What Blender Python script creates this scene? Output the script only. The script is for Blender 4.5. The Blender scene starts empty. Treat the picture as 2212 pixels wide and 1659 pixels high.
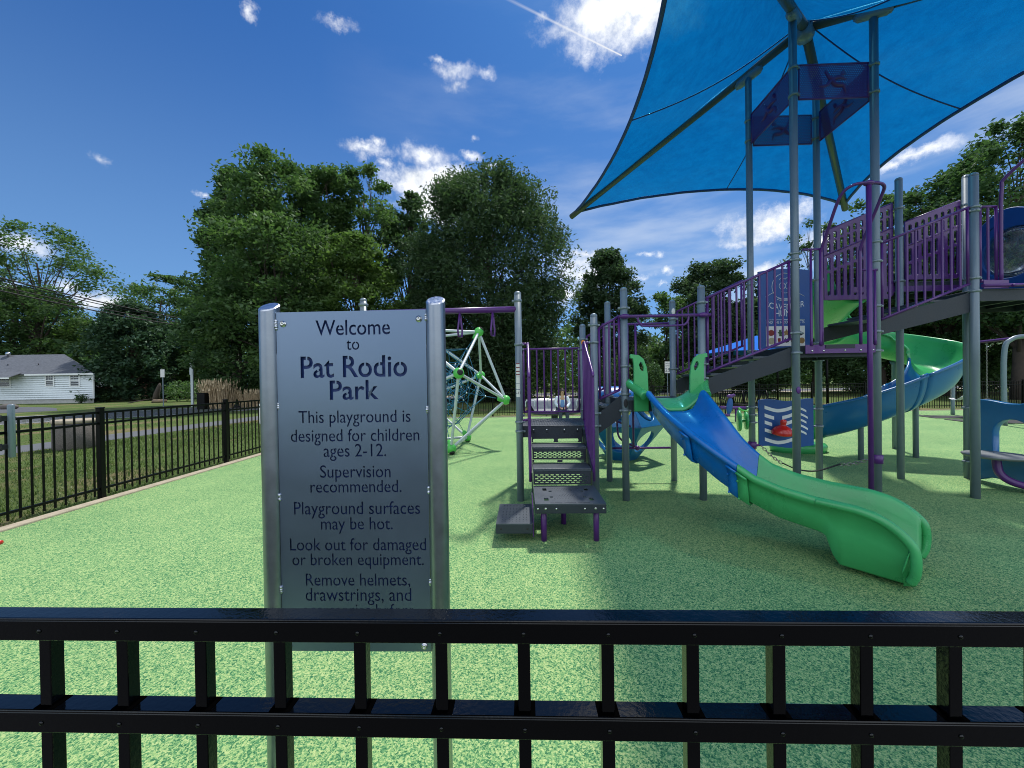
import bpy, bmesh, math, random
import numpy as np
from mathutils import Vector, Matrix, Euler

S = bpy.context.scene
R = math.radians
PI = math.pi

# ------------------------------------------------------------------ camera
CAM_H, FPX, ROLL, PITCH = 1.55, 831.0, 0.0155, 0.0075
fw = Vector((0, math.cos(PITCH), -math.sin(PITCH)))
up = Vector((0, math.sin(PITCH), math.cos(PITCH)))
rx = Vector((1, 0, 0))
e_u = rx * math.cos(ROLL) - up * math.sin(ROLL)
e_v = rx * math.sin(ROLL) + up * math.cos(ROLL)
cam_d = bpy.data.cameras.new('camera')
cam_d.sensor_width = 36.0
cam_d.lens = FPX / 2212 * 36.0
cam_d.clip_start = 0.05
cam_d.clip_end = 3000
cam = bpy.data.objects.new('camera', cam_d)
S.collection.objects.link(cam)
cam.matrix_world = Matrix.Translation((0, 0, CAM_H)) @ Matrix((e_u, e_v, -fw)).transposed().to_4x4()
S.camera = cam


def direction(x, y):
    """survey direction for a point measured in the photograph (2212 px wide)"""
    return (e_u * (x - 1106) + e_v * (829.5 - y) + fw * FPX)


def at(x, y, Y):
    d = direction(x, y)
    return Vector((0, 0, CAM_H)) + d * (Y / d.y)


# ------------------------------------------------------------------ sun, sky, exposure
SUN_EL, SUN_AZ = R(63), R(25)          # azimuth clockwise from +Y
sun_dir = Vector((math.sin(SUN_AZ) * math.cos(SUN_EL), math.cos(SUN_AZ) * math.cos(SUN_EL), math.sin(SUN_EL)))
sl = bpy.data.lights.new('sun', 'SUN')
sl.energy = 4.4
sl.angle = R(4.0)
sl.color = (1.0, 0.955, 0.87)
so = bpy.data.objects.new('sun', sl)
S.collection.objects.link(so)
so.rotation_euler = sun_dir.to_track_quat('Z', 'Y').to_euler()
S.view_settings.view_transform = 'Standard'
S.view_settings.look = 'None'
S.view_settings.gamma = 1.0
S.view_settings.exposure = 0.0
try:
    S.cycles.use_denoising = True
    S.cycles.filter_width = 1.0
    S.cycles.max_bounces = 8
    S.cycles.transparent_max_bounces = 12
    S.cycles.sample_clamp_indirect = 6.0
except Exception:
    pass


class NT:
    """small node-tree helper"""
    def __init__(s, tree):
        s.t = tree
        s.N = tree.nodes
        s.L = tree.links

    def n(s, kind, **kw):
        nd = s.N.new(kind)
        for k, v in kw.items():
            if k.startswith('i_'):
                key = k[2:]
                key = int(key) if key.isdigit() else key.replace('_', ' ')
                sock = nd.inputs[key]
                if hasattr(v, 'is_output'):
                    s.L.new(v, sock)
                else:
                    sock.default_value = v
            else:
                setattr(nd, k, v)
        return nd

    def math(s, op, a, b=None, c=None, clamp=False):
        nd = s.N.new('ShaderNodeMath')
        nd.operation = op
        nd.use_clamp = clamp
        for i, v in enumerate((a, b, c)):
            if v is None:
                continue
            if hasattr(v, 'is_output'):
                s.L.new(v, nd.inputs[i])
            else:
                nd.inputs[i].default_value = v
        return nd.outputs[0]

    def mix(s, f, a, b, mode='MIX'):
        nd = s.N.new('ShaderNodeMix')
        nd.data_type = 'RGBA'
        nd.blend_type = mode
        for k, v in ((0, f), (6, a), (7, b)):
            if hasattr(v, 'is_output'):
                s.L.new(v, nd.inputs[k])
            else:
                nd.inputs[k].default_value = v if k == 0 else (tuple(v) + (1,))[:4]
        return nd.outputs[2]

    def ramp(s, f, stops):
        nd = s.N.new('ShaderNodeValToRGB')
        cr = nd.color_ramp
        while len(cr.elements) < len(stops):
            cr.elements.new(0.5)
        for e, (p, c) in zip(cr.elements, stops):
            e.position = p
            e.color = (tuple(c) + (1,))[:4]
        s.L.new(f, nd.inputs[0])
        return nd.outputs[0]


def build_world():
    w = bpy.data.worlds.new('World')
    S.world = w
    w.use_nodes = True
    t = NT(w.node_tree)
    t.N.clear()
    out = t.n('ShaderNodeOutputWorld')
    sky = t.n('ShaderNodeTexSky', sky_type='NISHITA', sun_disc=False, sun_elevation=SUN_EL, sun_rotation=SUN_AZ,
              altitude=100.0, air_density=1.0, dust_density=0.6, ozone_density=3.0)
    SK = 0.105
    skyc = t.mix(1.0, sky.outputs[0], (SK * 0.24, SK * 0.60, SK * 1.04), 'MULTIPLY')
    tc = t.n('ShaderNodeTexCoord')
    D = tc.outputs['Generated']
    sepz = t.n('ShaderNodeSeparateXYZ', i_0=D)
    hz = t.n('ShaderNodeMapRange', interpolation_type='SMOOTHSTEP', i_0=sepz.outputs[2], i_1=.72, i_2=0.0, i_3=0.0, i_4=.50)
    skyc = t.mix(hz.outputs[0], skyc, (.30, .52, .80))
    sep = t.n('ShaderNodeSeparateXYZ', i_0=D)
    wz = t.n('ShaderNodeTexNoise', i_Vector=D, i_Scale=11.0, i_Detail=6.0, i_Roughness=0.68)
    ws = t.n('ShaderNodeSeparateColor', i_0=wz.outputs['Color'])
    az = t.math('ARCTAN2', sep.outputs[0], sep.outputs[1])
    el = t.math('ARCSINE', sep.outputs[2])
    az0, el0 = az, el
    az = t.math('ADD', az, t.math('MULTIPLY_ADD', ws.outputs[0], .10, -.05))
    el = t.math('ADD', el, t.math('MULTIPLY_ADD', ws.outputs[1], .07, -.035))
    # soft domain warp so that cloud outlines are ragged
    nz = t.n('ShaderNodeTexNoise', i_Vector=D, i_Scale=17.0, i_Detail=8.0, i_Roughness=0.66)
    nz2 = t.n('ShaderNodeTexNoise', i_Vector=D, i_Scale=3.2, i_Detail=5.0, i_Roughness=0.6)
    # (photo x, y, half width px, half height px, weight)
    clouds = [(1325, 40, 150, 95, 1.25), (1420, 30, 110, 85, 1.2), (1230, 60, 45, 40, .7),
              (975, 160, 50, 22, .55), (935, 138, 18, 12, .55), (1055, 158, 22, 12, .4), (985, 188, 30, 14, .45),
              (795, 322, 48, 17, .85), (820, 312, 20, 14, .8),
              (920, 340, 62, 32, 1.0), (930, 395, 120, 46, 1.9), (945, 440, 90, 50, 1.9), (1015, 337, 26, 13, .8), (1030, 299, 16, 9, .75),
              (1065, 360, 22, 9, .7), (830, 352, 22, 10, .7),
              (545, 18, 14, 22, .55), (735, 58, 40, 16, .5), (715, 45, 14, 10, .4),
              (225, 645, 85, 34, 1.6), (150, 610, 50, 30, .8), (205, 698, 60, 13, 1.3), (40, 520, 70, 30, .7), (20, 640, 60, 30, .8),
              (1265, 590, 75, 50, 1.1), (1270, 548, 60, 12, .9), (1225, 640, 40, 30, 1.0),
              (1655, 488, 110, 38, 1.15), (1620, 515, 80, 14, .9), (1700, 470, 60, 30, 1.1), (1780, 520, 90, 40, 1.0),
              (1990, 332, 75, 20, 1.0), (1940, 352, 60, 14, .9), (1400, 548, 18, 8, .7), (1442, 592, 18, 10, .8), (1385, 548, 30, 7, .5),
              (1430, 547, 18, 9, .6), (1385, 600, 26, 9, .6), (1430, 618, 14, 8, .8), (1640, 585, 40, 18, .9), (440, 425, 14, 6, .5),
              (1180, 40, 18, 12, .4), (1275, 105, 16, 12, .6), (230, 345, 22, 12, .35), (690, 372, 10, 5, .3),
              (-300, 560, 200, 50, 1.0), (2450, 420, 200, 60, 1.0), (2700, 640, 260, 60, 1.1), (-700, 640, 260, 60, 1.1)]
    acc = None
    for (px, py, hw, hh, wt) in clouds:
        d = direction(px, py).normalized()
        a0, e0 = math.atan2(d.x, d.y), math.asin(d.z)
        d1 = direction(px + hw, py).normalized()
        d2 = direction(px, py - hh).normalized()
        wa = max(abs(math.atan2(d1.x, d1.y) - a0), 1e-3)
        we = max(abs(math.asin(d2.z) - e0), 1e-3)
        u = t.math('MULTIPLY_ADD', az, 1 / wa, -a0 / wa)
        v = t.math('MULTIPLY_ADD', el, 1 / we, -e0 / we)
        q = t.math('ADD', t.math('MULTIPLY', u, u), t.math('MULTIPLY', v, v))
        g = t.math('MULTIPLY_ADD', t.math('SQRT', q), -wt, wt)
        acc = g if acc is None else t.math('MAXIMUM', acc, g)
    acc = t.math('MAXIMUM', acc, -0.8)
    body = t.math('ADD', acc, t.math('MULTIPLY_ADD', nz.outputs[0], 2.2, -1.16))
    # unseen cumulus added in the sky behind the viewer as fill light
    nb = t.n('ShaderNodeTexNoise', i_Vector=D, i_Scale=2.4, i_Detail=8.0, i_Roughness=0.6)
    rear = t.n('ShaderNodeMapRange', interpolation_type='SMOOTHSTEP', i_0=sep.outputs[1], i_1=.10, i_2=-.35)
    fill_bank = t.math('ADD', t.math('MULTIPLY_ADD', nb.outputs[0], 4.0, -1.35), t.math('MULTIPLY_ADD', rear.outputs[0], 4.0, -4.0))
    body = t.math('MAXIMUM', body, fill_bank)
    m = t.n('ShaderNodeMapRange', interpolation_type='SMOOTHSTEP', i_0=body, i_1=-0.22, i_2=1.1)
    # cloud light and shade
    shade = t.ramp(t.math('ADD', t.math('MULTIPLY', nz2.outputs[0], .55), t.math('MULTIPLY', nz.outputs[0], .5)),
                   [(0.36, (.55, .62, .72)), (0.56, (1.15, 1.17, 1.2))])
    shade = t.mix(rear.outputs[0], shade, t.mix(1.0, shade, (1.35, 1.42, 1.5), 'MULTIPLY'))  # added rear clouds brightened further to lift the fill
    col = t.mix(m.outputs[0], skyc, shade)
    # thin high veil, thicker to the right and towards the horizon
    st = t.n('ShaderNodeMapping', i_Vector=D, i_Scale=(1.0, 1.0, 4.5))
    st.inputs['Rotation'].default_value = (0.0, R(18), 0.0)
    nv = t.n('ShaderNodeTexNoise', i_Vector=st.outputs[0], i_Scale=2.6, i_Detail=6.0, i_Roughness=0.55)
    veil = t.n('ShaderNodeMapRange', interpolation_type='SMOOTHSTEP', i_0=nv.outputs[0], i_1=0.42, i_2=0.78)
    right = t.n('ShaderNodeMapRange', i_0=az0, i_1=-0.45, i_2=0.6)
    low = t.n('ShaderNodeMapRange', i_0=el0, i_1=1.0, i_2=0.0)
    vf = t.math('MULTIPLY', t.math('MULTIPLY', veil.outputs[0], right.outputs[0]), t.math('MULTIPLY', low.outputs[0], 0.95), clamp=True)
    col = t.mix(vf, col, (.80, .88, .98))
    # contrail: a thin great-circle streak
    p, q = direction(1085, -8).normalized(), direction(1343, 120).normalized()
    nrm = p.cross(q).normalized()
    alo = (q - p * p.dot(q)).normalized()
    dn = t.n('ShaderNodeVectorMath', operation='DOT_PRODUCT', i_0=D, i_1=nrm)
    da = t.n('ShaderNodeVectorMath', operation='DOT_PRODUCT', i_0=D, i_1=alo)
    L = q.dot(alo)
    fr = t.math('DIVIDE', da.outputs['Value'], L)
    wd = t.n('ShaderNodeMapRange', i_0=fr, i_1=0.0, i_2=1.0, i_3=0.0036, i_4=0.0016)
    edge = t.math('SUBTRACT', 1.0, t.math('DIVIDE', t.math('ABSOLUTE', dn.outputs['Value']), wd.outputs[0]), clamp=True)
    alng = t.math('MULTIPLY', t.math('GREATER_THAN', fr, 0.0), t.math('LESS_THAN', fr, 1.0))
    stg = t.n('ShaderNodeMapRange', i_0=fr, i_1=0.0, i_2=1.0, i_3=0.12, i_4=0.95)
    front = t.math('GREATER_THAN', sep.outputs[1], 0.0)
    col = t.mix(t.math('MULTIPLY', t.math('MULTIPLY', edge, alng), t.math('MULTIPLY', stg.outputs[0], front)), col, (1, 1, 1))
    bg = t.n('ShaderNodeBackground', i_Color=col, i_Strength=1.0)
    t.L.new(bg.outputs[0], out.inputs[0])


build_world()


# ------------------------------------------------------------------ materials
MATS = {}


def pm(name, col, rough=.5, metal=0.0, var=.12, vscale=6.0, bump=0.0, bscale=60.0, coat=0.0, spec=.5, rvar=.1):
    """painted / plastic / metal surface with a little uneven tone, gloss and grain"""
    m = bpy.data.materials.new(name)
    m.use_nodes = True
    t = NT(m.node_tree)
    b = t.N['Principled BSDF']
    tc = t.n('ShaderNodeTexCoord')
    nz = t.n('ShaderNodeTexNoise', i_Vector=tc.outputs['Object'], i_Scale=vscale, i_Detail=6.0, i_Roughness=.65)
    lo = tuple(c * (1 - var) for c in col)
    hi = tuple(min(1, c * (1 + var)) for c in col)
    t.L.new(t.ramp(nz.outputs[0], [(.3, lo), (.7, hi)]), b.inputs['Base Color'])
    rr = t.n('ShaderNodeMapRange', i_0=nz.outputs[0], i_1=.3, i_2=.7, i_3=max(rough - rvar * rough, .02), i_4=min(rough + rvar * rough, 1))
    t.L.new(rr.outputs[0], b.inputs['Roughness'])
    b.inputs['Metallic'].default_value = metal
    b.inputs['Specular IOR Level'].default_value = spec
    b.inputs['Coat Weight'].default_value = coat
    if bump:
        n2 = t.n('ShaderNodeTexNoise', i_Vector=tc.outputs['Object'], i_Scale=bscale, i_Detail=3.0)
        bp = t.n('ShaderNodeBump', i_Strength=bump, i_Distance=.01, i_Height=n2.outputs[0])
        t.L.new(bp.outputs[0], b.inputs['Normal'])
    MATS[name] = m
    return m


BLACK = pm('black_powder_coat', (.0006, .0007, .0009), .10, 0, .2, 9, .03, 130, .0, .42, .5)
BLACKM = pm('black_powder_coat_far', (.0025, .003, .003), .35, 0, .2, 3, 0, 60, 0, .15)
GAP_SHADE = pm('gap_shade', (.0008, .0008, .0009), .9, 0, .1, 5, 0, 60, 0, .0)
ALU = pm('galvanised_steel', (.30, .335, .385), .36, 1.0, .10, 14, .05, 220)
ALUP = pm('brushed_panel', (.205, .27, .37), .36, .92, .03, 3, .02, 300, 0, .5, .10)
WELD = pm('weld_bead', (.62, .65, .70), .3, 1.0, .2, 40, .3, 90)
BOLT = pm('bright_bolt', (.70, .70, .68), .22, 1.0, .1, 30)
NAVY = pm('navy_backing', (.016, .045, .19), .5, 0, .1)
POST = pm('slate_post', (.165, .215, .26), .36, .15, .06, 7, .03, 200)
CLAMP = pm('slate_clamp', (.20, .25, .28), .35, .3, .1, 20, .1, 120)
PURPLE = pm('purple_coat', (.085, .017, .165), .33, 0, .1, 8, .03, 160, .15)
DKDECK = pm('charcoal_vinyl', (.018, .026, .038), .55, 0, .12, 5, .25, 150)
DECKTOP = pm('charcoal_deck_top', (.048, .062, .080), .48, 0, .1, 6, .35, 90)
SBLUE = pm('slide_blue', (.002, .150, .50), .30, 0, .16, 2.2, .05, 110, .15, .5, .45)
SGREEN = pm('slide_green', (.055, .40, .13), .32, 0, .15, 2.2, .06, 90, .15, .5, .45)
SLIME = pm('lime_green', (.10, .52, .09), .33, 0, .08, 6)
PBLUE = pm('panel_blue', (.004, .072, .29), .42, 0, .06, 5)
TBLUE = pm('teal_blue', (.006, .125, .33), .30, 0, .08, 3, .03, 90, .15)
WHITE = pm('white_engraving', (.72, .76, .80), .5, 0, .05)
RED = pm('red_plastic', (.55, .018, .015), .25, 0, .08, 5, 0, 60, .4)
ORANGE = pm('orange_plastic', (.75, .25, .02), .4)
CHROME = pm('chain_steel', (.30, .29, .28), .35, .9, .2, 40)
RUBBERB = pm('dark_rubber', (.022, .022, .025), .7, 0, .2, 8)
BARWHITE = pm('pale_bar', (.52, .58, .60), .36, 0, .06, 6)
ROPE = pm('blue_rope', (.015, .15, .27), .7, 0, .2, 40)
ROPECLIP = pm('rope_clip', (.6, .65, .68), .35, .7)
CONC = pm('kerb_concrete', (.40, .34, .25), .85, 0, .2, 7, .3, 60)
AGG = pm('exposed_aggregate', (.13, .115, .10), .9, 0, .45, 45, .6, 90)
ASPH = pm('asphalt', (.085, .09, .10), .85, 0, .15, 1.5, .3, 80)
PATHM = pm('path_tarmac', (.105, .112, .12), .85, 0, .14, 1.2, .3, 60)
PAINTW = pm('road_paint', (.72, .72, .70), .7, 0, .12, 3)
SIDING = pm('white_siding', (.74, .80, .83), .5, 0, .04, 1.2)
TRIMW = pm('white_trim', (.80, .82, .82), .5, 0, .03)
SHINGLE = pm('grey_shingles', (.095, .105, .125), .9, 0, .35, 5, .5, 14)
FOUND = pm('foundation_block', (.42, .42, .40), .85, 0, .12, 3)
GLASSD = pm('window_glass', (.018, .024, .028), .08, 0, .3, 1)
BARK = pm('bark', (.060, .046, .036), .9, 0, .3, 4, .5, 12)
WOODC = pm('cut_wood', (.26, .19, .12), .8, 0, .2, 3)
FENCEW = pm('weathered_board', (.22, .12, .075), .8, 0, .25, 4)
DRYG = pm('dry_grass_stems', (.62, .49, .31), .8, 0, .25, 3)
SKIN = pm('skin', (.52, .30, .20), .5, 0, .05)
HAIR = pm('dark_hair', (.035, .022, .016), .5, 0, .3, 40)
CARDI = pm('white_cardigan', (.70, .74, .82), .8, 0, .05, 20)
SHIRT = pm('blue_print_top', (.16, .30, .58), .8, 0, .35, 60)
JEANS = pm('dark_trousers', (.035, .05, .075), .8, 0, .15, 30)
SHADEB = pm('far_blue_canopy', (.02, .14, .55), .95, 0, .06, 2, 0, 60, 0, .08)
GREYD = pm('carousel_deck', (.20, .215, .23), .45, .3, .08, 8)
STICK = pm('sticker_white', (.72, .72, .70), .5, 0, .06)


def mat_rubber():
    m = bpy.data.materials.new('poured_rubber')
    m.use_nodes = True
    t = NT(m.node_tree)
    b = t.N['Principled BSDF']
    tc = t.n('ShaderNodeTexCoord')
    P = tc.outputs['Object']
    wn = t.n('ShaderNodeTexNoise', i_Vector=P, i_Scale=60.0, i_Detail=2.0)
    wp = t.n('ShaderNodeVectorMath', operation='MULTIPLY_ADD', i_0=wn.outputs['Color'], i_1=(.012, .012, 0), i_2=P)
    mp = t.n('ShaderNodeMapping', i_Vector=wp.outputs[0], i_Scale=(1, 1.0, 1))
    v = t.n('ShaderNodeTexVoronoi', i_Vector=mp.outputs[0], i_Scale=165.0, i_Randomness=1.0)
    v2 = t.n('ShaderNodeTexVoronoi', i_Vector=mp.outputs[0], i_Scale=95.0, i_Randomness=1.0)
    s1 = t.n('ShaderNodeSeparateColor', i_0=v.outputs['Color'])
    s2 = t.n('ShaderNodeSeparateColor', i_0=v2.outputs['Color'])
    f = t.math('ADD', t.math('MULTIPLY', s1.outputs[0], .62), t.math('MULTIPLY', s2.outputs[1], .38))
    big = t.n('ShaderNodeTexNoise', i_Vector=P, i_Scale=1.3, i_Detail=4.0)
    f = t.math('ADD', f, t.math('MULTIPLY_ADD', big.outputs[0], .22, -.11))
    col = t.ramp(f, [(.14, (.030, .140, .060)), (.33, (.080, .240, .094)), (.48, (.190, .370, .138)), (.66, (.320, .470, .176)), (.88, (.455, .55, .232))])
    st = t.n('ShaderNodeTexNoise', i_Vector=P, i_Scale=.35, i_Detail=5.0, i_Roughness=.6)
    col = t.mix(t.math('MULTIPLY_ADD', st.outputs[0], 1.5, -.5, clamp=True), col, t.mix(1.0, col, (.80, .84, .82), 'MULTIPLY'))
    t.L.new(col, b.inputs['Base Color'])
    b.inputs['Roughness'].default_value = .85
    b.inputs['Specular IOR Level'].default_value = .25
    bp = t.n('ShaderNodeBump', i_Strength=.55, i_Distance=.004, i_Height=v.outputs['Distance'])
    t.L.new(bp.outputs[0], b.inputs['Normal'])
    return m


def mat_lawn():
    m = bpy.data.materials.new('lawn_turf')
    m.use_nodes = True
    t = NT(m.node_tree)
    b = t.N['Principled BSDF']
    tc = t.n('ShaderNodeTexCoord')
    P = tc.outputs['Object']
    n1 = t.n('ShaderNodeTexNoise', i_Vector=P, i_Scale=22.0, i_Detail=8.0, i_Roughness=.75)
    mp = t.n('ShaderNodeMapping', i_Vector=P, i_Scale=(1.0, .35, 1))
    n2 = t.n('ShaderNodeTexNoise', i_Vector=mp.outputs[0], i_Scale=.75, i_Detail=6.0, i_Roughness=.6)
    g = t.ramp(n1.outputs[0], [(.3, (.040, .072, .018)), (.5, (.085, .130, .034)), (.72, (.16, .20, .065))])
    d = t.ramp(n1.outputs[0], [(.3, (.10, .075, .035)), (.7, (.34, .26, .15))])
    f = t.n('ShaderNodeMapRange', interpolation_type='SMOOTHSTEP', i_0=n2.outputs[0], i_1=.50, i_2=.66)
    t.L.new(t.mix(t.math('MULTIPLY', f.outputs[0], .85), g, d), b.inputs['Base Color'])
    b.inputs['Roughness'].default_value = .95
    b.inputs['Specular IOR Level'].default_value = .15
    bp = t.n('ShaderNodeBump', i_Strength=.8, i_Distance=.05, i_Height=n1.outputs[0])
    t.L.new(bp.outputs[0], b.inputs['Normal'])
    return m


def mat_leaf(name, c0, c1, c2, trans=.42, gloss=.02):
    m = bpy.data.materials.new(name)
    m.use_nodes = True
    t = NT(m.node_tree)
    t.N.clear()
    o = t.n('ShaderNodeOutputMaterial')
    g = t.n('ShaderNodeNewGeometry')
    tc = t.n('ShaderNodeTexCoord')
    nz = t.n('ShaderNodeTexNoise', i_Vector=tc.outputs['Object'], i_Scale=.55, i_Detail=3.0)
    f = t.math('ADD', t.math('MULTIPLY', g.outputs['Random Per Island'], .6), t.math('MULTIPLY_ADD', nz.outputs[0], 1.2, -.4), clamp=True)
    col = t.ramp(f, [(.0, c0), (.5, c1), (1.0, c2)])
    tcol = t.mix(1.0, col, (1.05, 1.22, .70), 'MULTIPLY')
    d = t.n('ShaderNodeBsdfDiffuse', i_Color=col)
    tr = t.n('ShaderNodeBsdfTranslucent', i_Color=tcol)
    gl = t.n('ShaderNodeBsdfGlossy', i_Color=(.8, .9, .85, 1), i_Roughness=.5)
    a = t.n('ShaderNodeMixShader', i_0=trans, i_1=d.outputs[0], i_2=tr.outputs[0])
    bb = t.n('ShaderNodeMixShader', i_0=gloss, i_1=a.outputs[0], i_2=gl.outputs[0])
    t.L.new(bb.outputs[0], o.inputs[0])
    return m


def mat_fabric():
    m = bpy.data.materials.new('shade_fabric')
    m.use_nodes = True
    t = NT(m.node_tree)
    t.N.clear()
    o = t.n('ShaderNodeOutputMaterial')
    tc = t.n('ShaderNodeTexCoord')
    P = tc.outputs['Object']
    mp = t.n('ShaderNodeMapping', i_Vector=P, i_Scale=(1, 1, 3))
    n = t.n('ShaderNodeTexNoise', i_Vector=mp.outputs[0], i_Scale=5.0, i_Detail=8.0, i_Roughness=.75)
    col = t.ramp(n.outputs[0], [(.3, (.0005, .10, .30)), (.7, (.001, .155, .42))])
    d = t.n('ShaderNodeBsdfDiffuse', i_Color=col)
    tr = t.n('ShaderNodeBsdfTranslucent', i_Color=t.mix(1.0, col, (1.0, 1.05, 1.05), 'MULTIPLY'))
    tp = t.n('ShaderNodeBsdfTransparent', i_Color=(.15, .7, 1, 1))
    n3 = t.n('ShaderNodeTexNoise', i_Vector=P, i_Scale=120.0, i_Detail=2.0)
    bp = t.n('ShaderNodeBump', i_Strength=.5, i_Distance=.01, i_Height=n3.outputs[0])
    for x in (d, tr):
        t.L.new(bp.outputs[0], x.inputs['Normal'])
    a = t.n('ShaderNodeMixShader', i_0=.55, i_1=d.outputs[0], i_2=tr.outputs[0])
    b = t.n('ShaderNodeMixShader', i_0=.10, i_1=a.outputs[0], i_2=tp.outputs[0])
    t.L.new(b.outputs[0], o.inputs[0])
    return m


def mat_perf():
    """purple sheet punched with small round holes"""
    m = bpy.data.materials.new('perforated_purple')
    m.use_nodes = True
    t = NT(m.node_tree)
    b = t.N['Principled BSDF']
    b.inputs['Base Color'].default_value = (.085, .022, .19, 1)
    b.inputs['Roughness'].default_value = .4
    o = t.N['Material Output']
    tc = t.n('ShaderNodeTexCoord')
    sp = t.n('ShaderNodeSeparateXYZ', i_0=tc.outputs['Object'])
    u = t.math('MULTIPLY', t.math('ADD', sp.outputs[0], sp.outputs[1]), 38.0)
    v = t.math('MULTIPLY', sp.outputs[2], 44.0)
    row = t.math('MULTIPLY', t.math('FLOORED_MODULO', t.math('FLOOR', v), 2.0), .5)
    fu = t.math('SUBTRACT', t.math('FRACT', t.math('ADD', u, row)), .5)
    fv = t.math('SUBTRACT', t.math('FRACT', v), .5)
    r = t.math('SQRT', t.math('ADD', t.math('MULTIPLY', fu, fu), t.math('MULTIPLY', fv, fv)))
    hole = t.math('LESS_THAN', r, .34)
    tp = t.n('ShaderNodeBsdfTransparent')
    mx = t.n('ShaderNodeMixShader', i_0=hole, i_1=b.outputs[0], i_2=tp.outputs[0])
    t.L.new(mx.outputs[0], o.inputs[0])
    return m


def mat_bubble():
    m = bpy.data.materials.new('clear_dome')
    m.use_nodes = True
    t = NT(m.node_tree)
    t.N.clear()
    o = t.n('ShaderNodeOutputMaterial')
    tp = t.n('ShaderNodeBsdfTransparent', i_Color=(.80, .86, .90, 1))
    gl = t.n('ShaderNodeBsdfGlossy', i_Roughness=.06)
    fr = t.n('ShaderNodeFresnel', i_IOR=1.45)
    df = t.n('ShaderNodeBsdfDiffuse', i_Color=(.6, .66, .7, 1))
    a = t.n('ShaderNodeMixShader', i_0=.10, i_1=tp.outputs[0], i_2=df.outputs[0])
    b = t.n('ShaderNodeMixShader', i_0=fr.outputs[0], i_1=a.outputs[0], i_2=gl.outputs[0])
    t.L.new(b.outputs[0], o.inputs[0])
    return m


RUBBER, LAWN, FABRIC, PERF, BUBBLE = mat_rubber(), mat_lawn(), mat_fabric(), mat_perf(), mat_bubble()
LEAF_DARK = mat_leaf('leaf_dark', (0.037, 0.080, 0.034), (0.074, 0.138, 0.056), (0.133, 0.218, 0.090), .38)
LEAF_MID = mat_leaf('leaf_mid', (0.040, 0.084, 0.031), (0.082, 0.151, 0.053), (0.153, 0.236, 0.089), .45)
LEAF_BRIGHT = mat_leaf('leaf_bright', (0.050, 0.098, 0.025), (0.096, 0.166, 0.045), (0.161, 0.238, 0.086), .5)
LEAF_OAK = mat_leaf('leaf_oak', (0.026, 0.056, 0.029), (0.057, 0.100, 0.048), (0.102, 0.150, 0.080), .38)
LEAF_BLUE = mat_leaf('leaf_needle', (0.025, 0.062, 0.036), (0.052, 0.103, 0.057), (0.096, 0.154, 0.087), .25)
GRASSM = mat_leaf('grass_blade', (0.041, 0.074, 0.016), (0.088, 0.142, 0.034), (0.203, 0.230, 0.078), .35, .03)


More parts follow.
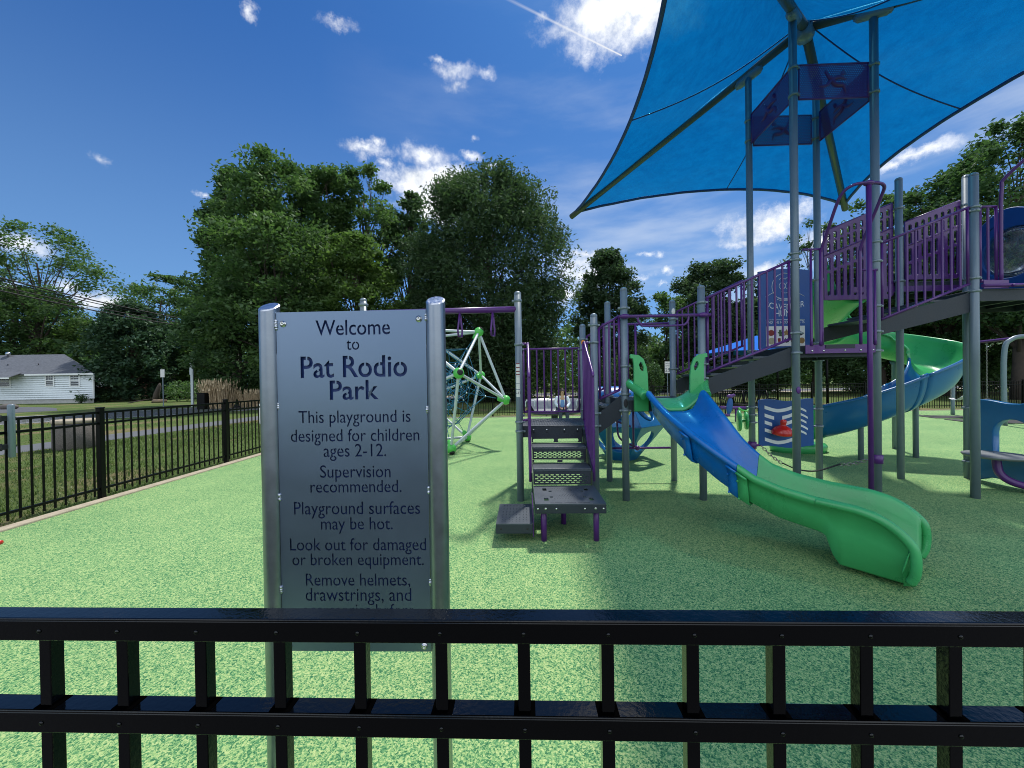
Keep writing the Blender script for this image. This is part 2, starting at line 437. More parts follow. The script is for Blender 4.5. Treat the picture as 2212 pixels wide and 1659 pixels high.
# ------------------------------------------------------------------ mesh helpers
class MB:
    def __init__(s):
        s.v, s.f, s.sm = [], [], []

    def add(s, vs, fs, smooth=False):
        o = len(s.v)
        s.v.extend(tuple(v) for v in vs)
        s.f.extend(tuple(i + o for i in f) for f in fs)
        s.sm.extend([smooth] * len(fs))
        return s

    def box(s, x0, x1, y0, y1, z0, z1, c=0.0, M=None):
        """box with chamfered edges"""
        c = min(c, (x1 - x0) * .45, (y1 - y0) * .45, (z1 - z0) * .45)
        if c <= 0:
            vs = [(x, y, z) for z in (z0, z1) for y in (y0, y1) for x in (x0, x1)]
            fs = [(0, 2, 3, 1), (4, 5, 7, 6), (0, 1, 5, 4), (2, 6, 7, 3), (0, 4, 6, 2), (1, 3, 7, 5)]
            if M:
                vs = [M @ Vector(v) for v in vs]
            return s.add(vs, fs)
        bm = bmesh.new()
        r = bmesh.ops.create_cube(bm, size=1)
        for v in r['verts']:
            v.co = Vector(((x0 + x1) / 2 + v.co.x * (x1 - x0), (y0 + y1) / 2 + v.co.y * (y1 - y0), (z0 + z1) / 2 + v.co.z * (z1 - z0)))
        bmesh.ops.bevel(bm, geom=bm.edges[:], offset=c, segments=2, profile=.5, affect='EDGES')
        if M:
            bmesh.ops.transform(bm, matrix=M, verts=bm.verts[:])
        s.bm(bm)
        return s

    def bm(s, bm, smooth=False):
        bm.verts.index_update()
        s.add([v.co[:] for v in bm.verts], [[v.index for v in f.verts] for f in bm.faces], smooth)
        bm.free()

    def tube(s, pts, r, n=10, cap=True, smooth=True):
        pts = [Vector(p) for p in pts]
        m = len(pts)
        rs = r if isinstance(r, (list, tuple)) else [r] * m
        tg = []
        for i in range(m):
            d = pts[min(i + 1, m - 1)] - pts[max(i - 1, 0)]
            tg.append(d.normalized() if d.length > 1e-9 else Vector((0, 0, 1)))
        nrm = tg[0].orthogonal().normalized()
        vs, fs = [], []
        for i in range(m):
            if i:
                ax = tg[i - 1].cross(tg[i])
                if ax.length > 1e-8:
                    nrm = Matrix.Rotation(tg[i - 1].angle(tg[i]), 3, ax.normalized()) @ nrm
            bn = tg[i].cross(nrm).normalized()
            for k in range(n):
                a = 2 * PI * k / n
                vs.append(pts[i] + (nrm * math.cos(a) + bn * math.sin(a)) * rs[i])
        for i in range(m - 1):
            for k in range(n):
                fs.append((i * n + k, i * n + (k + 1) % n, (i + 1) * n + (k + 1) % n, (i + 1) * n + k))
        s.add(vs, fs, smooth)
        if cap:
            o = len(s.v) - len(vs)
            s.f.append(tuple(o + k for k in reversed(range(n))))
            s.f.append(tuple(o + (m - 1) * n + k for k in range(n)))
            s.sm.extend([False, False])
        return s

    def lathe(s, prof, n=20, M=None, smooth=True):
        """prof = [(radius, height)]"""
        vs, fs = [], []
        for (r, z) in prof:
            for k in range(n):
                a = 2 * PI * k / n
                vs.append(Vector((max(r, 1e-4) * math.cos(a), max(r, 1e-4) * math.sin(a), z)))
        for i in range(len(prof) - 1):
            for k in range(n):
                fs.append((i * n + k, i * n + (k + 1) % n, (i + 1) * n + (k + 1) % n, (i + 1) * n + k))
        fs.append(tuple(reversed(range(n))))
        fs.append(tuple((len(prof) - 1) * n + k for k in range(n)))
        if M:
            vs = [M @ v for v in vs]
        return s.add(vs, fs, smooth)

    def ball(s, c, r, n=12, sc=(1, 1, 1), M=None):
        prof = [(r * math.sin(PI * i / n), -r * math.cos(PI * i / n)) for i in range(n + 1)]
        T = Matrix.Translation(c) @ (M or Matrix()) @ Matrix.Diagonal((*sc, 1))
        return s.lathe(prof, n * 2, T)

    def grid(s, rows, smooth=True, close_u=False, close_v=False):
        a, b = len(rows), len(rows[0])
        vs = [p for r in rows for p in r]
        fs = []
        for i in range(a if close_u else a - 1):
            for j in range(b if close_v else b - 1):
                i2, j2 = (i + 1) % a, (j + 1) % b
                fs.append((i * b + j, i * b + j2, i2 * b + j2, i2 * b + j))
        return s.add(vs, fs, smooth)

    def mesh(s, name):
        me = bpy.data.meshes.new(name)
        me.from_pydata(s.v, [], s.f)
        me.polygons.foreach_set('use_smooth', s.sm)
        me.update()
        return me

    def build(s, name, mat, parent=None):
        return link(name, s.mesh(name), mat, parent)


def link(name, me, mat, parent=None, loc=None):
    o = bpy.data.objects.new(name, me)
    S.collection.objects.link(o)
    if mat is not None and len(me.materials) == 0:
        me.materials.append(mat)
    if parent:
        o.parent = parent
    if loc is not None:
        o.location = loc
    return o


def tag(o, label=None, cat=None, group=None, kind=None):
    if label:
        o['label'] = label
    if cat:
        o['category'] = cat
    if group:
        o['group'] = group
    if kind:
        o['kind'] = kind
    return o


def thing(name, label, cat, loc=(0, 0, 0), rz=0.0, group=None):
    o = bpy.data.objects.new(name, None)
    o.empty_display_size = .2
    S.collection.objects.link(o)
    o.location = loc
    o.rotation_euler = (0, 0, rz)
    return tag(o, label, cat, group)


def plate_mesh(name, loops, thick, bevel=0.0):
    """flat sheet in the XY plane with holes, from nested outlines"""
    cu = bpy.data.curves.new(name, 'CURVE')
    cu.dimensions = '2D'
    cu.fill_mode = 'BOTH'
    cu.extrude = thick / 2
    cu.bevel_depth = bevel
    cu.bevel_resolution = 1
    for lp in loops:
        sp = cu.splines.new('POLY')
        sp.points.add(len(lp) - 1)
        for p, q in zip(sp.points, lp):
            p.co = (q[0], q[1], 0, 1)
        sp.use_cyclic_u = True
    ob = bpy.data.objects.new(name, cu)
    me = bpy.data.meshes.new_from_object(ob)
    me.name = name
    bpy.data.objects.remove(ob)
    bpy.data.curves.remove(cu)
    return me


def plate(name, loops, thick, M, mat, parent, bevel=0.0):
    me = plate_mesh(name, loops, thick, bevel)
    me.transform(M)
    return link(name, me, mat, parent)


def frame(o, ux, uy):
    """matrix taking plate XY to the plane spanned by ux, uy at o"""
    ux, uy = Vector(ux).normalized(), Vector(uy).normalized()
    uz = ux.cross(uy).normalized()
    return Matrix.Translation(o) @ Matrix((ux, uy, uz)).transposed().to_4x4()


def rrect(x0, y0, x1, y1, r, n=4):
    out = []
    for cx, cy, a in ((x1 - r, y0 + r, -90), (x1 - r, y1 - r, 0), (x0 + r, y1 - r, 90), (x0 + r, y0 + r, 180)):
        for i in range(n + 1):
            t = R(a + 90 * i / n)
            out.append((cx + r * math.cos(t), cy + r * math.sin(t)))
    return out


def circ(cx, cy, rx_, ry=None, n=24):
    ry = ry or rx_
    return [(cx + rx_ * math.cos(2 * PI * i / n), cy + ry * math.sin(2 * PI * i / n)) for i in range(n)]


def catmull(pts, n=8):
    P = [Vector(p) for p in pts]
    P = [P[0] * 2 - P[1]] + P + [P[-1] * 2 - P[-2]]
    out = []
    for i in range(1, len(P) - 2):
        for k in range(n):
            t = k / n
            a, b, c, d = P[i - 1], P[i], P[i + 1], P[i + 2]
            out.append(.5 * ((2 * b) + (c - a) * t + (2 * a - 5 * b + 4 * c - d) * t * t + (3 * b - a - 3 * c + d) * t ** 3))
    out.append(P[-2])
    return out


def text_mesh(txt, size, align='CENTER', extrude=0.0, offset=0.0):
    cu = bpy.data.curves.new('lettering', 'FONT')
    cu.body = txt
    cu.size = size
    cu.align_x = align
    cu.extrude = extrude
    cu.offset = offset
    cu.resolution_u = 4
    ob = bpy.data.objects.new('lettering', cu)
    me = bpy.data.meshes.new_from_object(ob)
    bpy.data.objects.remove(ob)
    bpy.data.curves.remove(cu)
    return me


def text_loops(txt, width, offset=0.0):
    """outlines of a line of lettering fitted to a width, baseline at y=0, centred on x=0"""
    me = text_mesh(txt, 1.0, 'LEFT', 0.0, offset)
    vs = [v.co.copy() for v in me.vertices]
    from collections import Counter, defaultdict
    cnt = Counter()
    dire = {}
    for p in me.polygons:
        k = list(p.vertices)
        for a, b in zip(k, k[1:] + k[:1]):
            cnt[(min(a, b), max(a, b))] += 1
            dire[(min(a, b), max(a, b))] = (a, b)
    nxt = defaultdict(list)
    for e, c in cnt.items():
        if c == 1:
            a, b = dire[e]
            nxt[a].append(b)
    loops = []
    while nxt:
        a = next(iter(nxt))
        lp = [a]
        cur = a
        while True:
            lst = nxt.get(cur)
            if not lst:
                break
            b = lst.pop()
            if not lst:
                del nxt[cur]
            if b == a:
                break
            lp.append(b)
            cur = b
        if len(lp) > 2:
            loops.append([(vs[i].x, vs[i].y) for i in lp])
    bpy.data.meshes.remove(me)
    x0 = min(p[0] for l in loops for p in l)
    x1 = max(p[0] for l in loops for p in l)
    k = width / (x1 - x0)
    return [[((p[0] - (x0 + x1) / 2) * k, p[1] * k) for p in l] for l in loops], k


def area(l):
    return .5 * sum(a[0] * b[1] - b[0] * a[1] for a, b in zip(l, l[1:] + l[:1]))


# ------------------------------------------------------------------ setting
def sheet(name, pts, z, mat):
    mb = MB()
    mb.add([(x, y, z) for x, y in pts], [tuple(range(len(pts)))])
    return tag(mb.build(name, mat), kind='structure')


def strip(name, cl, w, z, mat):
    """ribbon along a centre line"""
    P = catmull([(x, y, 0) for x, y in cl], 8)
    L, Q = [], []
    for i, p in enumerate(P):
        d = (P[min(i + 1, len(P) - 1)] - P[max(i - 1, 0)]).normalized()
        n = Vector((-d.y, d.x, 0))
        L.append((p.x + n.x * w / 2, p.y + n.y * w / 2, z))
        Q.append((p.x - n.x * w / 2, p.y - n.y * w / 2, z))
    mb = MB()
    mb.grid([Q, L], smooth=False)
    return tag(mb.build(name, mat), kind='structure')


sheet('lawn', [(-700, -200), (700, -200), (700, 900), (-700, 900)], -.03, LAWN)
sheet('playground_surface', [(-5.55, .45), (26, -.4), (26, 16.55), (-5.55, 16.55)], 0.0, RUBBER)
sheet('entrance_path', [(-5.55, -4), (26, -4), (26, -.404), (-5.55, .446)], -.004, pm('darkened_path', (.030, .031, .034), .85, 0, .2, 2, .3, 80))  # unseen ground behind the viewer, darkened to dim reflections in fence and sign
mb = MB()
mb.box(-5.69, -5.55, .45, 16.67, -.1, .025, .012)
mb.box(-5.55, 26, 16.55, 16.67, -.1, .022, .012)
tag(mb.build('kerb', CONC), kind='structure')
strip('footpath', [(-13.6, -2), (-13.2, 6), (-12.9, 10), (-12.5, 15), (-11.5, 22), (-7, 30), (3, 35)], 1.55, -.024, PATHM)
road_cl = [(-60, -14), (-42, 3), (-28.5, 16.4), (-22.5, 22.5), (-17.5, 29), (-8, 38.5), (4, 43.5), (25, 46), (60, 47)]
strip('road', road_cl, 7.6, -.026, ASPH)


def road_line(off, name):
    P = catmull([(x, y, 0) for x, y in road_cl], 8)
    out = []
    for i, p in enumerate(P):
        d = (P[min(i + 1, len(P) - 1)] - P[max(i - 1, 0)]).normalized()
        out.append((p.x - d.y * off, p.y + d.x * off))
    mb = MB()
    for s_ in (1,):
        A = [Vector((x, y, -.022)) for x, y in out]
        L, Q = [], []
        for i, p in enumerate(A):
            d = (A[min(i + 1, len(A) - 1)] - A[max(i - 1, 0)]).normalized()
            n = Vector((-d.y, d.x, 0)) * .07
            L.append(p + n)
            Q.append(p - n)
        mb.grid([Q, L], smooth=False)
    tag(mb.build(name, PAINTW), kind='structure')


road_line(3.45, 'road_edge_line')
road_line(-3.45, 'road_edge_line')
strip('far_pavement', [(-12, 42), (4, 39.2), (12, 39.8), (30, 41.5), (60, 43)], 2.4, -.024, CONC)
strip('driveway', [(-33, 25), (-40, 30), (-52, 33)], 4.5, -.0225, ASPH)


# ------------------------------------------------------------------ fences
def near_fence():
    yaw = -R(1.9)
    t = thing('picket_fence', 'glossy black metal fence with riveted rails close in front of the welcome sign', 'fence', (0, .528, 0), yaw)
    x0, x1 = -1.75, 1.95
    for (nm, zt) in (('top_rail', 1.2195), ('middle_rail', 1.0865), ('bottom_rail', .16)):
        mb = MB()
        h, d = .0325, .0285
        # inverted channel: top web, front and back flanges
        mb.box(x0, x1, 0, d, zt - .0045, zt, .0018)
        mb.box(x0, x1, -.0003, .0034, zt - h, zt - .0032, .0012)
        mb.box(x0, x1, d - .0034, d + .0003, zt - h, zt - .0032, .0012)
        rv = mb
        for k in range(-10, 15):
            xc = .1160 * k + .0105
            prof = [(.0032, 0), (.0031, .0008), (.0022, .0018), (.0004, .0022)]
            rv.lathe(prof, 10, Matrix.Translation((xc, -.0002, zt - .0185)) @ Matrix.Rotation(R(90), 4, 'X'))
        mb.build(nm, BLACK, t)
    mb = MB()
    mb.box(-.0087, .0087, .0052, .0226, .05, 1.214, .0012)
    pk = mb.mesh('picket')
    # near-black sheet painting the shade in the hole where a picket drops through
    cl = MB()
    cl.box(-.0150, .0150, .0020, .0268, 1.0862, 1.0874, .0004)
    clm = cl.mesh('cutout_shade')
    for k in range(-15, 17):
        xc = .1160 * k + .0105
        if x0 + .03 < xc < x1 - .03:
            p = link('picket', pk, BLACK, t, (xc, 0, 0))
            link('cutout_shade', clm, GAP_SHADE, p)
    for xp in (x0 - .03, x1 + .03):
        mb = MB()
        mb.box(xp - .03, xp + .03, -.016, .044, -.05, 1.27, .003)
        mb.box(xp - .034, xp + .034, -.02, .048, 1.27, 1.285, .005)
        mb.build('post', BLACK, t)


near_fence()


def fence_run(name, label, p0, p1, n_sec, individual, mat, post_ends=(True, True)):
    p0, p1 = Vector((*p0, 0)), Vector((*p1, 0))
    d = p1 - p0
    Lh = d.length
    t = thing(name, label, 'fence', p0, math.atan2(d.y, d.x))
    sec = Lh / n_sec
    pm_ = MB()
    pm_.box(-.0087, .0087, -.0087, .0087, .055, 1.2, .0015)
    pmesh = pm_.mesh('picket')
    po = MB()
    po.box(-.032, .032, -.032, .032, -.1, 1.262, .004)
    po.box(-.038, .038, -.038, .038, 1.262, 1.277, .006)
    pomesh = po.mesh('post')
    for i in range(n_sec + 1):
        if (i == 0 and not post_ends[0]) or (i == n_sec and not post_ends[1]):
            continue
        link('post', pomesh, mat, t, (i * sec, 0, 0))
    for i in range(n_sec):
        a, b = i * sec + .034, (i + 1) * sec - .034
        n = int(round((b - a) / .1125))
        xs = [a + (b - a) * (k + .5) / n for k in range(n)]
        mb = MB()
        for z in (1.2195, 1.07, .165):
            mb.box(a, b, -.0145, .0145, z - .031, z, .003)
        if individual:
            rl = mb.build('rail_set', mat, t)
            for x in xs:
                link('picket', pmesh, mat, t, (x, 0, 0))
        else:
            for x in xs:
                mb.box(x - .0087, x + .0087, -.0087, .0087, .055, 1.2)
            mb.build('picket_panel', mat, t)
    return t


sf = fence_run('picket_fence', 'black picket fence beside the roadside lawn, standing along the tan kerb', (-5.72, 3.0), (-5.72, 17.0), 6, False, BLACKM)
# the two nearest sections in view carry their pickets one by one
for o in [c for c in sf.children if c.name.startswith('picket_panel')][:3]:
    i = [c for c in sf.children if c.name.startswith('picket_panel')].index(o)
    bpy.data.objects.remove(o)
pk = MB().box(-.0087, .0087, -.0087, .0087, .055, 1.2, .0015).mesh('picket')
sec = 14.0 / 6
for i in range(3):
    a, b = i * sec + .034, (i + 1) * sec - .034
    for zz in (1.2195, 1.07, .165):
        MB().box(a, b, -.0145, .0145, zz - .031, zz, .003).build('rail', BLACKM, sf)
    n = 20
    for k in range(n):
        link('picket', pk, BLACKM, sf, (a + (b - a) * (k + .5) / n, 0, 0))
# magnetic gate latch with grey pull tube clamped to the side fence
lt = MB()
lt.lathe([(.02, .775), (.029, .78), (.029, 1.36), (.026, 1.372), (.012, 1.376)], 18, Matrix.Translation((1.345, -.055, 0)))
latch = lt.build('gate_latch', POST, sf)
hb = MB()
for z in (.90, 1.22):
    hb.box(1.26, 1.345, -.04, -.012, z - .03, z + .03, .006)
    hb.box(1.33, 1.40, -.045, -.02, z - .012, z + .012, .004)
    hb.lathe([(.010, -.04), (.012, 0), (.010, .04)], 10, Matrix.Translation((1.27, -.03, z)))
hb.build('latch_bracket', RUBBERB, latch)

fence_run('picket_fence', 'black picket fence across the far edge of the rubber playground, before the road and trees', (-5.62, 17.05), (30.0, 17.25), 15, False, BLACKM)


# ------------------------------------------------------------------ welcome sign
def welcome_sign():
    K = 1 / 562.0                         # metres per photo pixel at the sign
    c = at(767, 1037, 1.48)
    yaw = -R(1.7)
    t = thing('welcome_sign', 'brushed metal park sign with cut-out lettering between two round steel posts', 'sign', (c.x, 1.48, 0), yaw)
    zc = lambda y: CAM_H - (y - 826.5) * K      # photo row to height
    pr = .0362
    xo = .3235
    for s_, ztop in ((-1, zc(651)), (1, zc(645))):
        mb = MB()
        n = 40
        rows = []
        for z in (-.1, .3, .8, 1.2, 1.6, None):
            row = []
            for k in range(n):
                a = 2 * PI * k / n
                x, y = pr * math.cos(a), pr * math.sin(a)
                zz = z if z is not None else ztop - .012 + y * .62
                row.append((s_ * xo + x, y, zz))
            rows.append(row)
        mb.grid(rows, close_v=True)
        p = mb.build('post', ALU, t)
        cp = MB()
        outer = rows[-1]
        cen = Vector((s_ * xo, 0, ztop - .012))
        inn = [tuple(cen + (Vector(q) - cen) * .86 + Vector((0, -.002, .0035))) for q in outer]
        cp.grid([outer, inn], close_v=True)
        cp.add(inn, [tuple(range(n))])
        cp.build('end_cap', WELD, p)
        wb = MB()
        rnd = random.Random(5 + s_)
        for z in ([zc(690), zc(697), zc(868), zc(1065), zc(1265)] if s_ < 0 else [zc(683), zc(880), zc(1052), zc(1250)]):
            for k in range(3):
                wb.ball((s_ * (xo - pr + .001), -.012 + rnd.uniform(-.004, .004), z - .008 * k), .0062, 6, (1, 1, 1.25))
        wb.build('weld_bead', WELD, p)
    # panel with the lettering cut through it
    x0, x1 = -.2885, .2885
    z0, z1 = zc(1403), zc(671)
    lines = [('Welcome', 766, 722, 161, 0.006), ('to', 766, 754, 28, 0.0), ('Pat Rodio', 768, 812, 231, 0.012), ('Park', 769, 860, 106, 0.012),
             ('This playground is', 769, 910, 243, 0), ('designed for children', 770, 950, 279, 0), ('ages 2-12.', 770, 983, 136, 0),
             ('Supervision', 771, 1028, 153, 0), ('recommended.', 772, 1060, 198, 0), ('Playground surfaces', 774, 1107, 274, 0),
             ('may be hot.', 774, 1140, 156, 0), ('Look out for damaged', 776, 1185, 296, 0), ('or broken equipment.', 776, 1217, 286, 0),
             ('Remove helmets,', 776, 1261, 227, 0), ('drawstrings, and', 777, 1294, 230, 0), ('accessories before', 778, 1326, 242, 0)]
    outer = [(x0, z0), (x1, z0), (x1, z1), (x0, z1)]
    loops = [outer]
    bridges = MB()
    yf = -.0135
    for txt, cx, by, w, off in lines:
        lp, k = text_loops(txt, w * K, off)
        ox = (cx - 767 - (by - 1037) * .0155 * 1.1) * K
        oz = zc(by)
        tall = {'Park': 1.0, 'Pat Rodio': 1.1}.get(txt, 1.15)
        mv = [[(p[0] + ox, p[1] * tall + oz) for p in l] for l in lp]
        loops += mv
        big = max(abs(area(l)) for l in mv)
        sg = [area(l) for l in mv]
        for l, a in zip(mv, sg):
            # counters wind the other way round from the outlines
            if a * sum(sg) < 0:
                xs = [p[0] for p in l]
                zs = [p[1] for p in l]
                xm = (min(xs) + max(xs)) / 2
                bw = max(.0011, .028 * k)
                st = .125 * k
                bridges.box(xm - bw, xm + bw, yf + .0002, yf + .004, max(zs) - .002 * k, max(zs) + st, 0)
    M = frame((0, yf + .002, 0), (1, 0, 0), (0, 0, 1))
    pn = plate('panel', loops, .004, M, ALUP, t)
    bridges.build('stencil_bridge', ALUP, pn)
    bk = MB()
    bk.box(x0 + .004, x1 - .004, .000, .006, z0 + .004, z1 - .004, .001)
    bk.build('backing_plate', NAVY, t)
    # a second return edge so the panel reads as a folded tray
    bolt_prof = [(.0125, 0), (.0125, .0022), (.0085, .0024), (.0085, .0055), (.0070, .0075), (.0035, .0082), (.0032, .0062), (.0004, .006)]
    for bx, bz in ((-.262, zc(696)), (.262, zc(691)), (-.262, zc(1393)), (.262, zc(1391))):
        b = MB()
        b.lathe(bolt_prof, 20, Matrix.Translation((bx, yf, bz)) @ Matrix.Rotation(R(90), 4, 'X'))
        b.build('bolt', BOLT, t)


welcome_sign()

# ------------------------------------------------------------------ play structure
YAW = -R(1.72)
ORG = Vector((.09, 4.965, 0))
PS = thing('play_structure', 'large purple and slate climbing structure with decks, stairs, slides and a blue shade sail', 'playground structure', ORG, YAW)
YB = .95
PR = .0445


def post(a, b, top, cap=True, clamps=(), mat=POST):
    mb = MB()
    mb.lathe([(PR, -.05), (PR, top - (.03 if cap else 0))], 24, Matrix.Translation((a, b, 0)))
    p = mb.build('post', mat, PS)
    if cap:
        c = MB()
        prof = [(PR + .0015, top - .035), (PR + .0015, top - .028)] + [(PR * math.cos(R(x)) + .001, top - .028 + .036 * math.sin(R(x))) for x in range(0, 91, 15)]
        c.lathe(prof, 24, Matrix.Translation((a, b, 0)))
        c.build('post_cap', CLAMP, p)
    for cl in clamps:
        z, ear = cl if isinstance(cl, tuple) else (cl, 1)
        c = MB()
        M = Matrix.Translation((a, b, z))
        c.lathe([(PR, -.017), (PR + .009, -.015), (PR + .012, -.005), (PR + .012, .005), (PR + .009, .015), (PR, .017)], 22, M)
        if ear in (1, 2):
            c.box(a + PR + .004, a + PR + .032, b - .022, b + .018, z - .013, z + .013, .006)
        if ear in (-1, 2):
            c.box(a - PR - .032, a - PR - .004, b - .022, b + .018, z - .013, z + .013, .006)
        c.lathe([(.008, 0), (.007, .006), (.002, .008)], 8, Matrix.Translation((a + (.5 if ear >= 0 else -.5) * PR, b - PR - .006, z)) @ Matrix.Rotation(R(90), 4, 'X'))
        c.build('clamp', CLAMP, p)
    return p


D1, D2, DT, DU, DV = .97, 1.285, 1.94, 2.60, 2.95
A0, A1, A2, A3, A4, A5, A6, A7 = 0.0, .97, 1.353, 2.33, 3.50, 4.49, 5.68, 6.65
P1 = post(A0, 0, 2.70, True, [(2.58, -1), (2.02, 1), (1.02, 1), (.90, 1)])
post(A0, YB, 2.40, True, [2.03, 1.02])
post(A1, 0, 2.395, True, [(2.25, 2), (2.03, -1), (1.12, 1), (.96, 1)])
P2 = post(A1, YB, 2.40, True, [(2.17, 1), (2.02, -1), 1.1, .96])
post(A2, YB, 2.735, True, [2.35, 1.3, 1.1])
P5 = post(A2, 0, 2.72, True, [(2.46, 2), (1.72, 1), (1.36, 2), (1.15, 2)])
post(A3, YB, 2.735, True, [2.45, 1.7, 1.25])
P7 = post(A3, 0, 2.725, True, [(2.51, 1), (1.73, 2), (1.55, 1), (1.2, 2)])
post(A4, YB, 6.07, False, [(5.40, 1), (5.10, 1), (2.95, 1), (1.95, 1), (1.1, 2), (.985, 2), (.87, 2)])
P9 = post(A4, 0, 6.07, False, [(5.42, 1), (5.08, 1), (3.10, 2), (3.02, 2), (2.10, 2), (1.85, 1)])
post(A5, YB, 6.07, False, [(5.40, -1), (5.10, -1), (3.0, 2), (2.05, 2), (1.79, 2), (1.06, -1), (.80, -1)])
P11 = post(A5, 0, 6.07, False, [(5.42, -1), (5.08, -1), (3.22, 1), (2.98, 1), (2.42, 1), (2.10, 1), (1.86, 1)])
post(A6, YB, 4.48, True, [(4.03, 1), (2.95, 1)])
post(A6, 0, 4.04, True, [(3.62, 1), (3.57, -1), (2.74, 1), (2.58, 1)])
post(A7, YB, 4.49, True, [(4.05, -1), (2.95, -1), (1.05, -1), (.25, -1)])
post(A7, 0, 4.06, True, [3.6, 2.7])


def deck(a0, a1, b0, b1, z, edge=.15):
    mb = MB()
    mb.box(a0, a1, b0, b1, z - .012, z, .004)
    g = mb
    rows = int((b1 - b0 - .16) / .07)
    for j in range(rows):
        y = b0 + .08 + j * .07
        n = int((a1 - a0 - .12) / .034)
        for i in range(n):
            x = a0 + .06 + i * .034
            g.box(x, x + .014, y, y + .045, z - .002, z + .0025)
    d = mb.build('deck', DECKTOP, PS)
    e = MB()
    e.box(a0, a1, b0 + .003, b0 + .012, z - edge, z - .013, .003)
    e.box(a0, a1, b1 - .012, b1 - .003, z - edge, z - .013, .003)
    e.box(a0 + .002, a0 + .012, b0 + .0125, b1 - .0125, z - edge, z - .013, .003)
    e.box(a1 - .012, a1 - .002, b0 + .0125, b1 - .0125, z - edge, z - .013, .003)
    for k in range(1, 4):
        x = a0 + (a1 - a0) * k / 4
        e.box(x - .02, x + .02, b0 + .0125, b1 - .0125, z - edge * .7, z - .013)
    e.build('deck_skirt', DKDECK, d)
    return d


g_ = .05
deck(A0 + g_ - .02, A1 - .02, .0, YB, D1)
deck(A2 + .02, A3 - .02, -.02, YB + .02, D2)
deck(A4 + .02, A5 - .02, .0, YB, DT)
deck(A6 + .02, A7 + .6, -.02, YB - .06, DU)
deck(A5 + .62, A7 - .02, YB + .05, YB + .62, DV)


def rail(p0, p1, n, zb=(0, 0), zt=(1, 1), r=.0165, pr=.0125, ends=True, name='guard_rail', rng=None):
    """picket barrier between two plan points; zb / zt heights at each end"""
    p0, p1 = Vector((*p0, 0)), Vector((*p1, 0))
    at_ = lambda s, z: p0.lerp(p1, s) + Vector((0, 0, z[0] + (z[1] - z[0]) * s))
    mb = MB()
    mb.tube([at_(0, zt), at_(1, zt)], r, 12)
    mb.tube([at_(0, zb), at_(1, zb)], r, 12)
    if ends:
        mb.tube([at_(0.015, zb), at_(0.015, zt)], r * .95, 10)
        mb.tube([at_(.985, zb), at_(.985, zt)], r * .95, 10)
    o = mb.build(name, PURPLE, PS)
    for k in range(n):
        s = (k + 1) / (n + 1)
        b = MB()
        b.tube([at_(s, zb), at_(s, zt)], pr, 8, cap=False)
        b.build('picket', PURPLE, o)
    return o


# lower deck: back and side barriers
rail((A0 + .05, YB), (A1 - .05, YB), 7, (1.07, 1.07), (2.035, 2.035))
rail((A0, .06), (A0, YB - .06), 7, (1.07, 1.07), (2.03, 2.03))
# short link between lower and middle decks
rail((A1 + .06, 0), (A2 - .06, 0), 3, (1.30, 1.42), (2.21, 2.36))
rail((A1 + .06, YB), (A2 - .06, YB), 3, (1.30, 1.42), (2.21, 2.36))
# middle deck to tower
rail((A3 + .06, 0), (A4 - .06, 0), 10, (1.62, 2.03), (2.56, 3.01))
rail((A3 + .06, YB), (A4 - .12, YB), 10, (1.62, 2.03), (2.56, 3.01))
# tower to upper deck
rail((A5 + .06, 0), (A6 - .06, 0), 9, (2.25, 2.67), (3.20, 3.62))
# tower left side is open to the stairs, right edge likewise; upper-deck front pickets by the post
rail((A6 + .07, 0), (A6 + .27, 0), 1, (2.70, 2.70), (3.62, 3.62), ends=True)


def stringer_flight(a0, z0, a1, z1, nst, b0=.02, b1=YB - .02, depth=.225):
    """stair flight: two sloping stringers, treads between"""
    o = None
    for (c0, c1) in ((b0 - .012, b0), (b1, b1 + .012)):
        mb = MB()
        v = [(a0, z0 - depth + .04), (a1, z1 - depth - .02), (a1, z1 + .0), (a0, z0 + .03)]
        vs = [(x, c0, z) for x, z in v] + [(x, c1, z) for x, z in v]
        mb.add(vs, [(0, 1, 2, 3), (7, 6, 5, 4), (0, 4, 5, 1), (1, 5, 6, 2), (2, 6, 7, 3), (3, 7, 4, 0)])
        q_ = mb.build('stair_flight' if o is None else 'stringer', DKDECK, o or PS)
        o = o or q_
    for k in range(1, nst):
        s0, s1 = (k - 1) / nst, k / nst
        z = z0 + (z1 - z0) * k / nst
        t = MB()
        xa, xb = a0 + (a1 - a0) * (k - .75) / nst, a0 + (a1 - a0) * (k + .3) / nst
        t.box(xa, xb, b0, b1, z - .03, z, .004)
        t.build('tread', DECKTOP, o)
    return o


stringer_flight(A1 + .05, D1 + .12, A2 - .05, D2 + .06, 2, depth=.27)
stringer_flight(A3 + .05, D2 + .22, A4 - .05, DT - .02, 4)
stringer_flight(A5 + .05, DT + .30, A6 - .02, DU - .03, 4)

# front stairs of the lower deck
AX0, AX1 = .150, .775                   # plan extent of the treads


